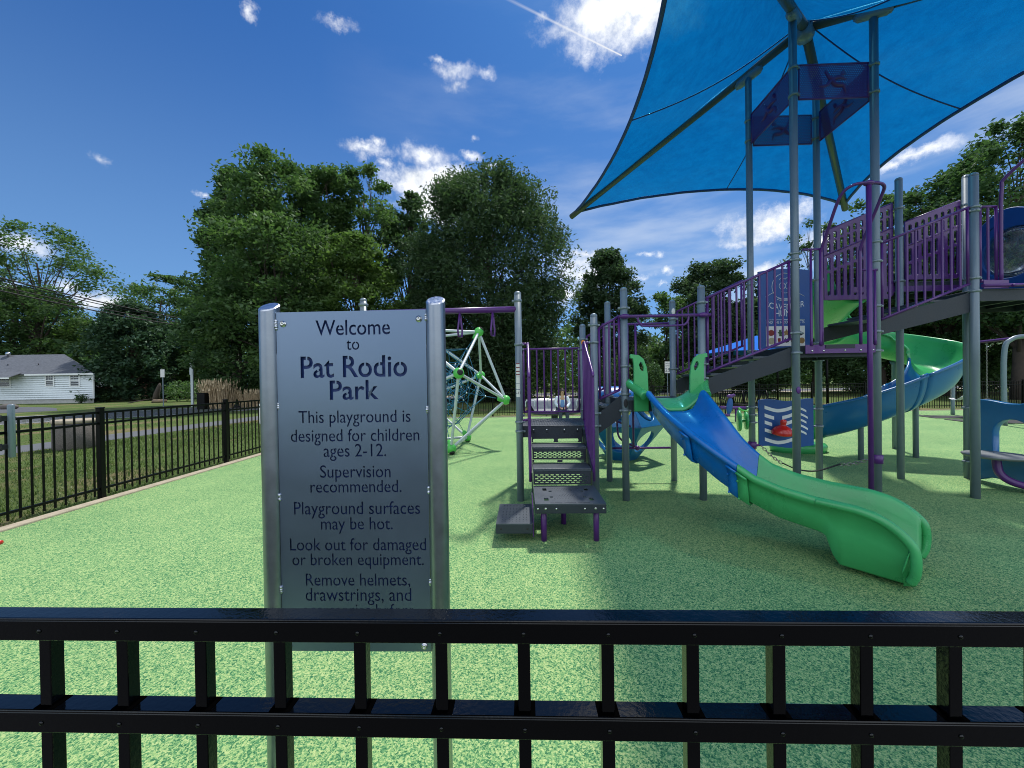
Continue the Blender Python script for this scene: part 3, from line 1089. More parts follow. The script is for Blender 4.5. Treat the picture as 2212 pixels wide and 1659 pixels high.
def front_stairs():
    st = None
    for x0, x1 in ((AX0 - .016, AX0 - .004), (AX1 + .03, AX1 + .042)):
        o = MB()
        v = [(-.68, .30), (-.015, D1 - .24), (-.015, D1 - .02), (-.68, .52)]
        vs = [(x0, y, z) for y, z in v] + [(x1, y, z) for y, z in v]
        o.add(vs, [(3, 2, 1, 0), (4, 5, 6, 7), (0, 1, 5, 4), (1, 2, 6, 5), (2, 3, 7, 6), (3, 0, 4, 7)])
        q_ = o.build('front_steps' if st is None else 'stringer', DKDECK, st or PS)
        st = st or q_
    # treads, perforated risers
    lev = [(.38, -.69, None), (.565, -.66, -.36), (.755, -.345, -.045)]
    for z, y0, y1 in lev[1:]:
        t = MB()
        t.box(AX0, AX1 + .025, y0, y1, z - .035, z, .006)
        for k in range(8):
            xx = AX0 + .03 + k * (AX1 - AX0) / 7.4
            t.lathe([(.006, 0), (.005, .003), (.001, .004)], 6, Matrix.Translation((xx, y0, z - .012)) @ Matrix.Rotation(R(90), 4, 'X'))
        t.build('tread', DECKTOP, st)

    def riser(y, z0, z1, dashes):
        loops = [[(AX0 + .002, z0), (AX1 + .022, z0), (AX1 + .022, z1), (AX0 + .002, z1)]]
        W_ = AX1 - AX0
        if dashes:
            nr = 5
            for r_ in range(nr):
                zz = z0 + .018 + (z1 - z0 - .04) * r_ / nr
                for k in range(10):
                    xx = AX0 + .022 + (k + (.45 if r_ % 2 else 0)) * W_ / 10.8
                    loops.append([(xx, zz), (xx + .036, zz), (xx + .036, zz + .0115), (xx, zz + .0115)])
        else:
            for xa, xb in ((.03, .46), (.54, .96)):
                loops.append(rrect(AX0 + W_ * xa, z0 + .006, AX0 + W_ * xb, z0 + .046, .014, 3))
            for k in (.03, .30, .66, .93):
                loops.append([(AX0 + W_ * k, z1 - .075), (AX0 + W_ * k + .022, z1 - .075), (AX0 + W_ * k + .022, z1 - .062), (AX0 + W_ * k, z1 - .062)])
        plate('riser', loops, .006, frame((0, y, 0), (1, 0, 0), (0, 0, 1)), DKDECK, st)

    riser(-.653, .385, .53, True)
    riser(-.338, .605, .72, True)
    plate('riser', [[(AX0, .567), (AX1 + .02, .567), (AX1 + .02, .603), (AX0, .603)], rrect(AX0 + .02, .571, AX0 + .3, .598, .01, 3), rrect(AX0 + .36, .571, AX0 + .62, .598, .01, 3)], .006,
          frame((0, -.352, 0), (1, 0, 0), (0, 0, 1)), DKDECK, st)
    riser(-.022, .757, D1 - .014, False)
    b = MB()
    for k in (.03, .30, .66, .93):
        b.lathe([(.013, 0), (.012, .004), (.008, .009), (.002, .011)], 10, Matrix.Translation((AX0 + .01 + (AX1 - AX0) * k, -.026, D1 - .05)) @ Matrix.Rotation(R(90), 4, 'X'))
    b.build('bolt', BOLT, st)

    # bottom platform
    def platform(nm, x0, x1, y0, y1, zt, th, slots):
        loops = [rrect(x0, y0, x1, y1, .008, 2)]
        cx, cy = (x0 + x1) / 2, (y0 + y1) / 2
        if slots:
            for sx in (-1, 1):
                for sy in (-1, 1):
                    loops.append(rrect(cx + sx * .22 - .022, cy + sy * .17 - .045, cx + sx * .22 + .022, cy + sy * .17 + .045, .005, 2))
                    loops.append(rrect(cx + sx * .165 - .016, cy + sy * .10 - .02, cx + sx * .165 + .016, cy + sy * .10 + .02, .004, 2))
            for k in (-1, 0, 1):
                loops.append(rrect(cx + k * .13 - .055, y0 + .025, cx + k * .13 + .055, y0 + .037, .004, 2))
            for j in range(9):
                w_ = .02 + abs(j - 4) * .026
                for i in range(-5, 6):
                    if abs(i) * .027 < w_ + .03:
                        loops.append(circ(cx + i * .027 + (.013 if j % 2 else 0), cy - .14 + j * .042, .0055, None, 6))
        else:
            for j in range(11):
                for i in range(8):
                    loops.append(circ(x0 + .055 + i * (x1 - x0 - .11) / 7, y0 + .07 + j * (y1 - y0 - .13) / 10, .0062, None, 6))
        p = plate('step_platform', loops, .012, frame((0, 0, zt - .006), (1, 0, 0), (0, 1, 0)), DECKTOP, PS)
        e = MB()
        e.box(x0, x1, y0, y0 + .008, zt - th, zt - .013, .002)
        e.box(x0, x1, y1 - .008, y1, zt - th, zt - .013, .002)
        e.box(x0, x0 + .008, y0 + .0085, y1 - .0085, zt - th, zt - .013, .002)
        e.box(x1 - .008, x1, y0 + .0085, y1 - .0085, zt - th, zt - .013, .002)
        e.build('platform_skirt', DKDECK, p)
        bb = MB()
        for k, bright in ((.04, 1), (.15, 0), (.30, 1), (.70, 1), (.85, 0), (.96, 1)) if slots else ((.14, 0), (.86, 0)):
            bb.lathe([(.010, 0), (.010, .003), (.006, .006), (.001, .007)] if bright else [(.011, 0), (.0105, .001), (.001, .0012)], 10,
                     Matrix.Translation((x0 + (x1 - x0) * k, y0, zt - th * .5)) @ Matrix.Rotation(R(90), 4, 'X'))
        bb.build('bolt', BOLT if slots else RUBBERB, p)
        return p

    p = platform('step_platform', AX0 + .0, AX1 + .045, -1.335, -.70, .385, .092, True)
    for x, y in ((AX0 + .085, -1.24), (AX1 - .035, -1.24), (AX0 + .32, -.80)):
        l = MB()
        l.lathe([(.028, -.02), (.028, .37)], 14, Matrix.Translation((x, y, 0)))
        l.build('leg', PURPLE, p)
    q = platform('step_platform', -.225, .125, -1.315, -.72, .192, .095, False)
    l = MB()
    l.box(-.08, .02, -1.05, -.95, -.02, .10, .004)
    l.box(.128, .136, -1.28, -.75, .05, .33, .002)
    l.build('leg', PURPLE, q)
    # side barriers of the steps
    for x, yb in ((AX0 - .03, -.02), (AX1 + .055, -.02)):
        mb = MB()
        yf = -.655
        pts = catmull([(x, yb + .0, 2.02), (x, -.10, 2.02), (x, -.18, 1.96), (x, yf + .02, 1.64), (x, yf, 1.58), (x, yf, 1.50), (x, yf, .42)], 6)
        mb.tube(pts, .0165, 10)
        mb.tube([(x, yf, .44), (x, yb - .02, 1.03)], .0165, 10)
        mb.tube([(x, yb, 1.03), (x, yb, 2.02)], .0165, 10)
        mb.tube([(x, yb, 2.02), (A0 + .04 if x < .4 else A1 - .04, -.0, 2.03)], .0165, 10)
        mb.tube([(x, yb, 1.06), (A0 + .04 if x < .4 else A1 - .04, -.0, 1.03)], .0165, 10)
        o = mb.build('stair_barrier', PURPLE, PS)
        for k in range(6):
            s = (k + 1) / 7
            y = yf + (yb - yf) * s
            zt = 1.62 + (1.99 - 1.62) * min(s / .8, 1)
            b = MB()
            b.tube([(x, y, .44 + .59 * s), (x, y, zt)], .0125, 8, cap=False)
            b.build('picket', PURPLE, o)


front_stairs()


# middle deck top bars
def top_bar(b, z, loop):
    mb = MB()
    mb.tube([(A2 - .08, b - .055, z), (A3 + .09, b - .055, z)], .0195, 12)
    for x in (A2, A3):
        mb.ball((x, b - .055, z), .036, 8, (1.9, 1, .9))
    if loop:
        zz = z - .125
        mb.tube(catmull([(A2 + .16, b - .055, z), (A2 + .165, b - .055, z - .06), (A2 + .20, b - .055, zz + .02), (A2 + .26, b - .055, zz), (A3 - .30, b - .055, zz), (A3 - .22, b - .055, zz + .02), (A3 - .19, b - .055, z - .06), (A3 - .185, b - .055, z)], 6), .0135, 10)
    mb.build('cross_bar', PURPLE, PS)


top_bar(0, 2.345, True)
top_bar(YB + .1, 2.395, False)
mb = MB()
mb.tube([(A2 - .03, YB + .05, .49), (A3 + .03, YB + .05, .49)], .017, 10)
for x in (A2, A3):
    mb.ball((x, YB + .03, .49), .05, 8, (1.1, 1.1, .5))
mb.ball((A2 + .44, YB + .05, .49), .04, 8)
mb.tube([(A2 + .38, YB + .04, D2), (A2 + .38, YB + .04, .50)], .0165, 10)
mb.tube(catmull([(A2 + .02, YB + .3, .96), (A2 + .24, YB + .28, .86), (A2 + .40, YB + .25, .80)], 5), .0155, 8)
mb.tube(catmull([(A2 + .16, YB + .12, 1.1), (A2 + .17, YB + .18, .80), (A2 + .21, YB + .15, .62), (A2 + .42, YB + .06, .50)], 6), .0155, 8)
mb.tube([(A2 + .30, YB, D2), (A2 + .30, YB, 2.39)], .0165, 8)
mb.tube([(A2 + .42, YB, D2), (A2 + .42, YB, 2.39)], .0165, 8)
mb.build('climbing_ladder', PURPLE, PS)
# blue crawl hood behind the middle deck
mb = MB()
rows = []
for i in range(9):
    a = R(-80 + 20 * i)
    rows.append([(A1 + .2 + .75 * j / 6, YB + .45 + .30 * math.sin(a), 1.14 + .30 * math.cos(a)) for j in range(7)])
mb.grid(rows)
mb.build('crawl_hood', SBLUE, PS)


# ---- wave slide
def wave_slide():
    P0, P1_, P2_, P3_ = Vector((1.967, 4.62)), Vector((1.954, 3.77)), Vector((2.36, 3.755)), Vector((3.05, 2.903))
    zr_t = [0, .1, .2, .3, .4, .5, .6, .7, .8, .86, .90, .94, .97, .99, 1.0, 1.016]
    zr_z = [1.395, 1.272, 1.155, 1.043, .917, .795, .672, .608, .570, .560, .553, .525, .475, .42, .375, .16]
    zf_t = [0, .15, .3, .44, .55, .68, .80, .90, 1.0, 1.02]
    zf_z = [1.155, .98, .79, .60, .475, .36, .285, .20, .105, .085]
    zb_t = [0, .15, .3, .44, .55, .68, .80, .822, .838, .855, .94, 1.0, 1.02]
    zb_z = [1.115, .93, .735, .545, .425, .315, .268, .25, .11, .035, .022, .02, .02]
    inv = lambda x, y, z: Matrix.Rotation(-YAW, 4, 'Z') @ (Vector((x, y, z)) - ORG)

    def cpt(t):
        tt = min(t, 1.0)
        c = P0 * (1 - tt) ** 3 + P1_ * 3 * tt * (1 - tt) ** 2 + P2_ * 3 * tt * tt * (1 - tt) + P3_ * tt ** 3
        d = (P1_ - P0) * 3 * (1 - tt) ** 2 + (P2_ - P1_) * 6 * tt * (1 - tt) + (P3_ - P2_) * 3 * tt * tt
        d.normalize()
        if t > 1:
            c = c - d * (t - 1) * 3.0
        return c, Vector((-d.y, d.x))

    def section(t, infl=0.0):
        c, n = cpt(t)
        zr = float(np.interp(t, zr_t, zr_z))
        zf = float(np.interp(t, zf_t, zf_z))
        zb = min(float(np.interp(t, zb_t, zb_z)), zf - .012)
        hw = .326
        flare = .0
        pts = []
        h = max(zr - zf, .03)
        # (offset from the centre line, height): one side outward-in, then mirrored
        side = [(hw + .030, zr - .052 if h > .12 else zr - .02), (hw + .040, zr - .022), (hw + .030, zr + .003), (hw + .004, zr + .012), (hw - .026, zr + .004), (hw - .046, zr - .03 * min(1, h / .2)),
                (hw - .064, zr - .32 * h), (hw - .090, zr - .60 * h), (hw - .135, zf + .13 * h), (hw - .20, zf + .035 * h), (.09, zf)]
        prof = [(-x - flare, z) for x, z in side] + [(x + flare, z) for x, z in reversed(side)]
        under = [(hw - .005 + flare, zr - min(.066, h * .4)), (hw - .02 + flare, zr - .45 * h - (zf - zb) * .4), (hw - .045 + flare, zb + .10 * h), (hw - .11 + flare, zb), (.0, zb)]
        prof += under + [(-x, z) for x, z in reversed(under[:-1])]
        return [inv(c.x + n.x * x, c.y + n.y * x, z) for x, z in prof]

    def seg(t0, t1, nseg, mat, name, flange0=False):
        mb = MB()
        ts = [t0 + (t1 - t0) * i / nseg for i in range(nseg + 1)]
        rows = [section(t) for t in ts]
        mb.grid(rows, close_v=True)
        for r_, rev in ((rows[0], True), (rows[-1], False)):
            m = len(r_)
            # end caps follow the shell: strips between inner and outer skins
            inner = r_[:22]
            outer = [r_[0]] + list(reversed(r_[22:])) + [r_[21]]
            k = len(outer)
            fs = []
            for i in range(len(inner) - 1):
                j0 = int(round(i * (k - 1) / (len(inner) - 1)))
                j1 = int(round((i + 1) * (k - 1) / (len(inner) - 1)))
                q = [i, i + 1, 22 + j1] + ([22 + j0] if j0 != j1 else [])
                fs.append(tuple(q if not rev else reversed(q)))
            mb.add(list(inner) + list(outer), fs)
        return mb.build(name, mat, slide)

    entry = MB()
    # green entry hood: side plates curling up beside the posts
    slide = None
    # entry shell from deck to first joint
    rows = []
    for i in range(9):
        s = i / 8
        y = 4.93 - .31 * s
        c = Vector((1.967, y))
        zf = 1.275 - .12 * s ** 1.6
        hw = .47 - .125 * s ** .8
        zr = 1.56 - .165 * s ** .9
        row = []
        for k in range(23):
            q = -1 + 2 * k / 22
            a = abs(q)
            x = math.copysign(hw * min(1, a * 1.08) + (.03 if a > .95 else 0), q)
            z = zf + (zr - zf) * max(0, (a - .22) / .78) ** 1.5 - (.02 if a > .97 else 0)
            row.append(inv(c.x + x, c.y, z))
        rows.append(row)
    mb = MB()
    mb.grid(rows)
    slide = mb.build('wave_slide', SGREEN, PS)
    md = slide.modifiers.new('wall', 'SOLIDIFY')
    md.thickness = .03
    md.offset = -1
    for q_ in (0, 22):
        tb = MB()
        tb.tube([r_[q_] + Vector((0, 0, -.03)) for r_ in rows], .048, 12)
        tb.build('entry_rim', SGREEN, slide)
    for s_ in (-1, 1):
        out = [(0, -.12), (.17, -.12), (.17, .16), (.165, .33), (.15, .44), (.115, .53), (.06, .575), (-.04, .59), (-.045, .55), (-.01, .54), (.0, .45)]
        lp = [(s_ * -1 * x, z) for x, z in out]
        hole = [(s_ * -1 * x, z) for x, z in [(.055, .46), (.075, .50), (.10, .49), (.125, .43), (.12, .38), (.095, .37), (.07, .41)]]
        bx = 1.967 + s_ * .415
        if s_ > 0:
            lp, hole = lp[::-1], hole[::-1]
        M = Matrix.Rotation(-YAW, 4, 'Z') @ Matrix.Translation(-ORG) @ frame((bx + s_ * .02, 4.83, 1.27), (1, 0, 0), (0, 0, 1))
        plate('hood_plate', [lp, hole], .03, M, SGREEN, slide, .004)
    b = seg(0.0, .535, 26, SBLUE, 'upper_chute')
    g = seg(.537, 1.016, 60, SGREEN, 'lower_chute')
    # thick rolled lip that turns down round the exit
    lp_ = MB()
    for sd in (-1, 1):
        pts = []
        for t in np.linspace(.80, 1.0, 12):
            c, nn = cpt(float(t))
            z = float(np.interp(t, zr_t, zr_z))
            pts.append(inv(c.x + nn.x * sd * (.326 + .02), c.y + nn.y * sd * .346, z - .022))
        c, nn = cpt(1.0)
        c0, n0 = cpt(.99)
        dd = (c - c0).normalized()
        for f_, z in ((.018, .30), (.022, .22), (.014, .14), (-.01, .075)):
            q = c + dd * f_
            o_ = .346 - .05 * max(0, (.2 - z) / .2)
            pts.append(inv(q.x + nn.x * sd * o_, q.y + nn.y * sd * o_, z))
        lp_.tube(catmull(pts, 4), list(np.interp(np.linspace(0, 1, (len(pts) - 1) * 4 + 1), [0, .3, .6, 1], [.026, .030, .032, .030])), 12)
    lp_.build('exit_lip', SGREEN, g)
    # bolted flanges under the joints
    for t, m_, par in ((.30, SBLUE, b), (.515, SBLUE, b), (.556, SGREEN, g)):
        f = MB()
        r0, r1 = section(t - .02), section(t + .02)
        o0 = [(p - (sum(r0, Vector()) / len(r0))) * 1.0 + sum(r0, Vector()) / len(r0) for p in r0[22:]]
        cen = sum(r0, Vector()) / len(r0)
        A_ = [cen + (p - cen) * 1.06 for p in r0[21:] + r0[:1]]
        cen1 = sum(r1, Vector()) / len(r1)
        B_ = [cen1 + (p - cen1) * 1.06 for p in r1[21:] + r1[:1]]
        f.grid([A_, B_])
        for q_ in (A_[2], A_[3], A_[-3], A_[-4]):
            f.ball(q_ + (q_ - cen).normalized() * .022, .011, 5)
        ff = f.build('joint_flange', m_, par)
        md = ff.modifiers.new('wall', 'SOLIDIFY')
        md.thickness = .02


wave_slide()


# ---- spiral slide
def spiral_slide():
    ctl = [(5.62, 6.25, 2.78), (5.78, 6.9, 2.60), (6.25, 7.75, 2.38), (7.1, 8.30, 2.16), (7.95, 8.12, 1.90), (8.20, 7.5, 1.58), (7.70, 7.02, 1.22), (6.95, 6.98, .86), (6.25, 7.20, .52), (5.85, 7.70, .28), (5.72, 8.2, .17)]
    P = catmull(ctl, 8)
    inv = lambda p: Matrix.Rotation(-YAW, 4, 'Z') @ (p - ORG)

    def section(i):
        p = P[i]
        d = (P[min(i + 1, len(P) - 1)] - P[max(i - 1, 0)])
        d.z = 0
        d.normalize()
        n = Vector((-d.y, d.x, 0))       # left of travel: the outside of the clockwise coil
        hw, h = .36, .42
        out = []
        for k in range(19):
            a = -PI / 2 * 1.0 + PI * k / 18
            x = hw * math.sin(a)
            z = h * (1 - math.cos(a)) ** 1.15
            hi = .17 if a > 0 else 0.0
            out.append((x, z + hi * max(0, math.sin(a)) ** 3))
        rim = [(-hw - .05, out[0][1] - .03), (-hw - .045, out[0][1] + .01), (-hw - .015, out[0][1] + .02)]
        rim2 = [(hw + .015, out[-1][1] + .02), (hw + .045, out[-1][1] + .01), (hw + .05, out[-1][1] - .03)]
        return [inv(p + n * x + Vector((0, 0, z))) for x, z in rim + out + rim2]

    segs = [(0, 20, SGREEN), (20, 43, SGREEN), (43, 54, TBLUE), (54, 68, TBLUE), (68, 80, SGREEN)]
    root = None
    for k, (i0, i1, m) in enumerate(segs):
        mb = MB()
        mb.grid([section(i) for i in range(i0, i1 + 1)])
        o = mb.build('spiral_slide' if k == 0 else 'chute_section', m, PS if k == 0 else root)
        md = o.modifiers.new('wall', 'SOLIDIFY')
        md.thickness = .022
        md.offset = 1
        if k == 0:
            root = o
        if k:
            f = MB()
            A_ = section(i0)[2:-2]
            c = sum(A_, Vector()) / len(A_)
            B_ = section(i0 + 1)[2:-2]
            dn = Vector((0, 0, -.02))
            f.grid([[c + (q - c) * 1.07 + dn for q in A_], [c + (q - c) * 1.07 + dn for q in B_]])
            fo = f.build('joint_flange', m, root)
            md = fo.modifiers.new('wall', 'SOLIDIFY')
            md.thickness = .025
    # exit base
    e = inv(Vector((5.95, 8.02, 0)))
    mb = MB()
    mb.lathe([(.44, 0), (.46, .12), (.42, .17), (.3, .19)], 20, Matrix.Translation(e) @ Matrix.Diagonal((1.2, .8, 1, 1)))
    mb.build('exit_base', SGREEN, root)
    for w in ((6.42, 7.09, .80), (7.55, 7.2, 1.16), (8.05, 8.1, 1.84)):
        mb = MB()
        q = inv(Vector((w[0], w[1], 0)))
        mb.lathe([(.043, -.05), (.043, w[2] - .08), (.07, w[2])], 18, Matrix.Translation(q))
        mb.build('support_post', POST, root)


spiral_slide()


# ---- tower: top panels, scavenger panel, fire pole
def perf_panel(o, ux, w, z0, z1, flip=1):
    ux = Vector(ux)
    p = MB()
    o = Vector((*o, 0))
    n = Vector((-ux.y, ux.x, 0)) * .002
    q = [o, o + ux * w]
    vs = []
    for s_ in (-1, 1):
        for (pt, z) in ((q[0], z0), (q[1], z0), (q[1], z1), (q[0], z1)):
            vs.append(pt + n * s_ + Vector((0, 0, z)))
    p.add(vs, [(0, 1, 2, 3), (7, 6, 5, 4)])
    po = p.build('perforated_panel', PERF, PS)
    e = MB()
    for z in (z0, z1):
        e.tube([q[0] + Vector((0, 0, z)), q[1] + Vector((0, 0, z))], .011, 8)
    for pt in q:
        e.tube([pt + Vector((0, 0, z0)), pt + Vector((0, 0, z1))], .011, 8)
    e.build('panel_edge', PURPLE, po)
    # leaping figure emblem: head, body sweep, limbs
    M = frame(q[0] + ux * (w * .5) + Vector((0, 0, (z0 + z1) / 2)), ux, (0, 0, 1))
    f = MB()
    k = flip

    def blob(pts, rr):
        f.tube([M @ Vector((x * k, y, 0)) for x, y in catmull2(pts)], rr_list(rr, pts), 8)

    def catmull2(pts):
        return [(v.x, v.y) for v in catmull([(x, y, 0) for x, y in pts], 5)]

    def rr_list(rr, pts):
        n_ = (len(pts) - 1) * 5 + 1
        return [max(.004, np.interp(i / (n_ - 1), np.linspace(0, 1, len(rr)), rr)) for i in range(n_)]
    f.ball(M @ Vector((.12 * k, .10, 0)), .035, 8, (1, .35, 1))
    blob([(-.10, .13), (-.03, .03), (.06, .045), (.16, .02)], [.012, .028, .024, .008])
    blob([(-.03, .04), (.02, -.04), (.12, -.06), (.15, -.15)], [.024, .028, .024, .008])
    blob([(-.02, .02), (-.09, -.05), (-.18, -.06)], [.022, .022, .006])
    f.build('figure_emblem', MATS['purple_coat'], po)


perf_panel((A4 + .07, 0), (1, 0, 0), A5 - A4 - .14, 5.03, 5.455)
perf_panel((A4 + .07, YB), (1, 0, 0), A5 - A4 - .14, 5.03, 5.455, -1)
perf_panel((A4, .07), (0, 1, 0), YB - .14, 5.03, 5.455, -1)
perf_panel((A5, .07), (0, 1, 0), YB - .14, 5.03, 5.455)

# entry plate with pickets, fire pole with its arch
mb = MB()
mb.box(A4 + .08, A5 - .06, -.058, -.050, 1.835, 1.945, .003)
ep = mb.build('entry_barrier', PURPLE, PS)
for x, zt in ((A4 + .155, 3.13), (A4 + .27, 3.13), (A5 - .125, 2.86), (A5 - .06, 2.86)):
    b = MB()
    b.tube([(x, -.055, 1.93), (x, -.055, 2.0), (x, -.055, zt)], [.02, .0145, .0135], 8)
    b.build('picket', PURPLE, ep)
b = MB()
b.tube([(A4 + .06, -.055, 3.13), (A4 + .29, -.055, 3.13)], .0145, 8)
b.tube([(A5 - .23, -.055, 2.86), (A5 - .03, -.055, 2.86)], .0145, 8)
b.build('top_bar', PURPLE, ep)
b = MB()
b.box(A4 + .32, A4 + .68, -.064, -.059, 1.895, 1.945, .002)
b.build('toe_plate', DKDECK, ep)
b = MB()
for x in (.16, .30, .56, .75, .90):
    b.lathe([(.012, 0), (.011, .004), (.006, .008), (.001, .009)], 10, Matrix.Translation((A4 + x, -.059, 1.87)) @ Matrix.Rotation(R(90), 4, 'X'))
b.build('bolt', BOLT, ep)
mb = MB()
px_, pb = 4.01, -.46
mb.tube([(px_, pb, -.02), (px_, pb, 3.72)], .0265, 14)
mb.ball((px_, pb, 3.735), .04, 8, (1.5, 1, .8))
fp = mb.build('fire_pole', PURPLE, PS)
for xu, sgn in ((3.785, -1), (4.255, 1)):
    t = MB()
    pts = [(xu, -.055, 1.94), (xu, -.055, 2.95), (xu, -.06, 3.12), (xu + .0, -.14, 3.28), ((xu + px_) / 2 + sgn * .12, -.34, 3.62), ((xu + px_) / 2 + sgn * .06, -.44, 3.72), (px_, pb, 3.745)]
    t.tube(catmull(pts, 6), .0175, 10)
    t.build('access_handle', PURPLE, fp)


# second access handle on the upper deck
mb = MB()
mb.tube(catmull([(A6 + .29, -.03, 2.66), (A6 + .29, -.03, 3.4), (A6 + .29, -.04, 3.82), (A6 + .31, -.08, 3.96), (A6 + .50, -.40, 4.30), (A6 + .62, -.48, 4.36), (A6 + .74, -.40, 4.30), (A6 + .9, -.06, 3.9), (A6 + .9, -.03, 2.66)], 6), .0185, 10)
mb.box(A6 + .06, A6 + .36, -.050, -.042, 2.60, 2.70, .003)
mb.tube(catmull([(A6 + .34, -.1, 2.62), (A6 + .55, -.12, 2.64), (A6 + .68, -.14, 2.74), (A6 + .9, -.16, 2.78)], 5), .0165, 8)
mb.tube([(A6 + .05, -.046, 2.635), (A7, -.046, 2.635)], .022, 8)
mb.build('upper_access_handle', PURPLE, PS)

# scavenger panel
Mf = frame((A4 + .10, YB - .02, 1.98), (1, 0, 0), (0, 0, 1))
W_, H_ = .79, 1.17
out = [(0, 0), (W_, 0), (W_, H_ - .02)] + [(W_ * (1 - i / 10), H_ - .02 + .035 * math.sin(PI * i / 10)) for i in range(1, 10)] + [(0, H_ - .02)]
sp = plate('scavenger_panel', [out], .02, Mf, PBLUE, PS, .002)
Mt = Mf @ Matrix.Translation((0, 0, .0125))
ink = MB()


def stroke(pts, w=.006, closed=False):
    P = [Mt @ Vector((x, y, .0015)) for x, y in pts]
    if closed:
        P.append(P[0])
    ink.tube(P, w * .5, 5)


def put_text(txt, cx, by, width, arc=0.0, mat=WHITE, par=None):
    me = text_mesh(txt, 1.0, 'CENTER', 0.0)
    xs = [v.co.x for v in me.vertices]
    k = width / (max(xs) - min(xs))
    for v in me.vertices:
        x = v.co.x * k
        v.co = (x, v.co.y * k * 1.25 + arc * (x / (width / 2)) ** 2, 0)
    me.transform(Mt @ Matrix.Translation((cx, by, .0018)))
    return link('lettering', me, mat, par)


put_text('SCAVENGER', .385, .575, .56, .045, WHITE, sp)
put_text('HUNT', .385, .475, .30, 0, WHITE, sp)
put_text('FIND THE HIDDEN OBJECTS', .385, .37, .56, 0, WHITE, sp)
stroke([(.10, .425), (.67, .425)], .008)
# line-drawn child's face inside a big ring, rays either side
stroke(circ(.385, .92, .19, .20, 28), .008, True)
stroke([(.10, .77), (.24, .85)], .007)
stroke([(.67, .77), (.53, .85)], .007)
stroke(circ(.345, .93, .045, .05, 16), .007, True)
stroke(circ(.435, .93, .045, .05, 16), .007, True)
stroke([(.33, .85), (.36, .825), (.41, .825), (.44, .85)], .007)
stroke([(.30, 1.02), (.34, 1.06), (.39, 1.03), (.44, 1.07), (.48, 1.02)], .008)
stroke([(.27, .76), (.33, .74), (.44, .74), (.50, .76)], .008)
stroke([(.27, .73), (.33, .71), (.44, .71), (.50, .73)], .008)
ink.build('line_drawing', WHITE, sp)
card = plate('picture_card', [[(.10, .03), (.67, .03), (.67, .33), (.10, .33)]], .004, Mt @ Matrix.Translation((0, 0, .003)), STICK, sp)
Mc = Mt @ Matrix.Translation((0, 0, .0065))


def shape(pts, mat, nm):
    plate(nm, [pts], .003, Mc, mat, card)


C_BRN = pm('print_brown', (.28, .16, .05), .5)
C_GRN = pm('print_green', (.03, .09, .03), .5)
C_RED = pm('print_red', (.22, .02, .015), .5)
C_DRK = pm('print_dark', (.02, .02, .05), .5)
C_TAN = pm('print_tan', (.38, .36, .22), .5)
shape(circ(.175, .23, .048, .045, 14), C_RED, 'apple')
shape([(.29, .18), (.34, .18), (.325, .21), (.345, .235), (.325, .245), (.325, .275), (.29, .275), (.29, .245), (.27, .235), (.295, .21)], C_GRN, 'frog')
shape([(.40 + (.055 if i % 2 == 0 else .030) * math.sin(2 * PI * i / 10), .23 + (.055 if i % 2 == 0 else .03) * math.cos(2 * PI * i / 10)) for i in range(10)], C_BRN, 'star')
shape(circ(.51, .23, .04, .045, 12), C_GRN, 'pear')
shape([(.57, .20), (.61, .185), (.65, .21), (.645, .23), (.60, .25), (.575, .24)], C_DRK, 'shoe')
shape(circ(.18, .11, .05, .05, 16), C_TAN, 'clock')
shape([(.275, .15), (.31, .15), (.315, .12), (.30, .06), (.285, .06), (.275, .11)], C_RED, 'carrot')
shape([(.36, .12), (.385, .15), (.40, .13), (.415, .15), (.44, .12), (.43, .09), (.40, .08), (.37, .09)], C_DRK, 'butterfly')
shape(circ(.50, .11, .04, .035, 12), C_RED, 'beetle')
shape(circ(.62, .11, .045, .045, 14), C_BRN, 'cookie')

# slotted guards behind the upper deck
def slotted(a0, a1, zb, zt0, zt1, b):
    w = a1 - a0
    zt = lambda x: zt0 + (zt1 - zt0) * x / w
    loops = [[(0, zb), (w - .06, zb), (w, zb + .06), (w, zt(w)), (0, zt(0))]]
    n = int((w - .10) / .085)
    for i in range(n):
        x = .07 + i * (w - .14) / max(n - 1, 1) - .027
        top = zt(x)
        segs_ = [(top - .045, top - .15), (top - .17, top - .34), (top - .40, top - .60), (top - .63, zb + .06)]
        for (h1, h0) in segs_:
            if h1 - h0 > .06:
                loops.append(rrect(x, h0, x + .054, h1, .025, 3))
    p = plate('slotted_guard', loops, .018, frame((a0, b, 0), (1, 0, 0), (0, 0, 1)), PURPLE, PS, .003)
    e = MB()
    e.tube([(a0, b - .02, zt0 - .36), (a1, b - .02, zt1 - .36)], .009, 6)
    e.tube([(a0, b, zt0 + .005), (a1, b, zt1 + .005)], .014, 8)
    e.build('guard_seam', PURPLE, p)


slotted(A5 + .12, A6 - .06, 2.70, 3.72, 4.12, YB + .04)
slotted(A6 + .12, A7 - .05, 2.98, 3.83, 4.13, YB + .04)
mb = MB()
mb.box(A5 + .55, A7 - .03, YB + .030, YB + .042, 2.80, 2.885, .003)
mb.build('back_toe_plate', PURPLE, PS)

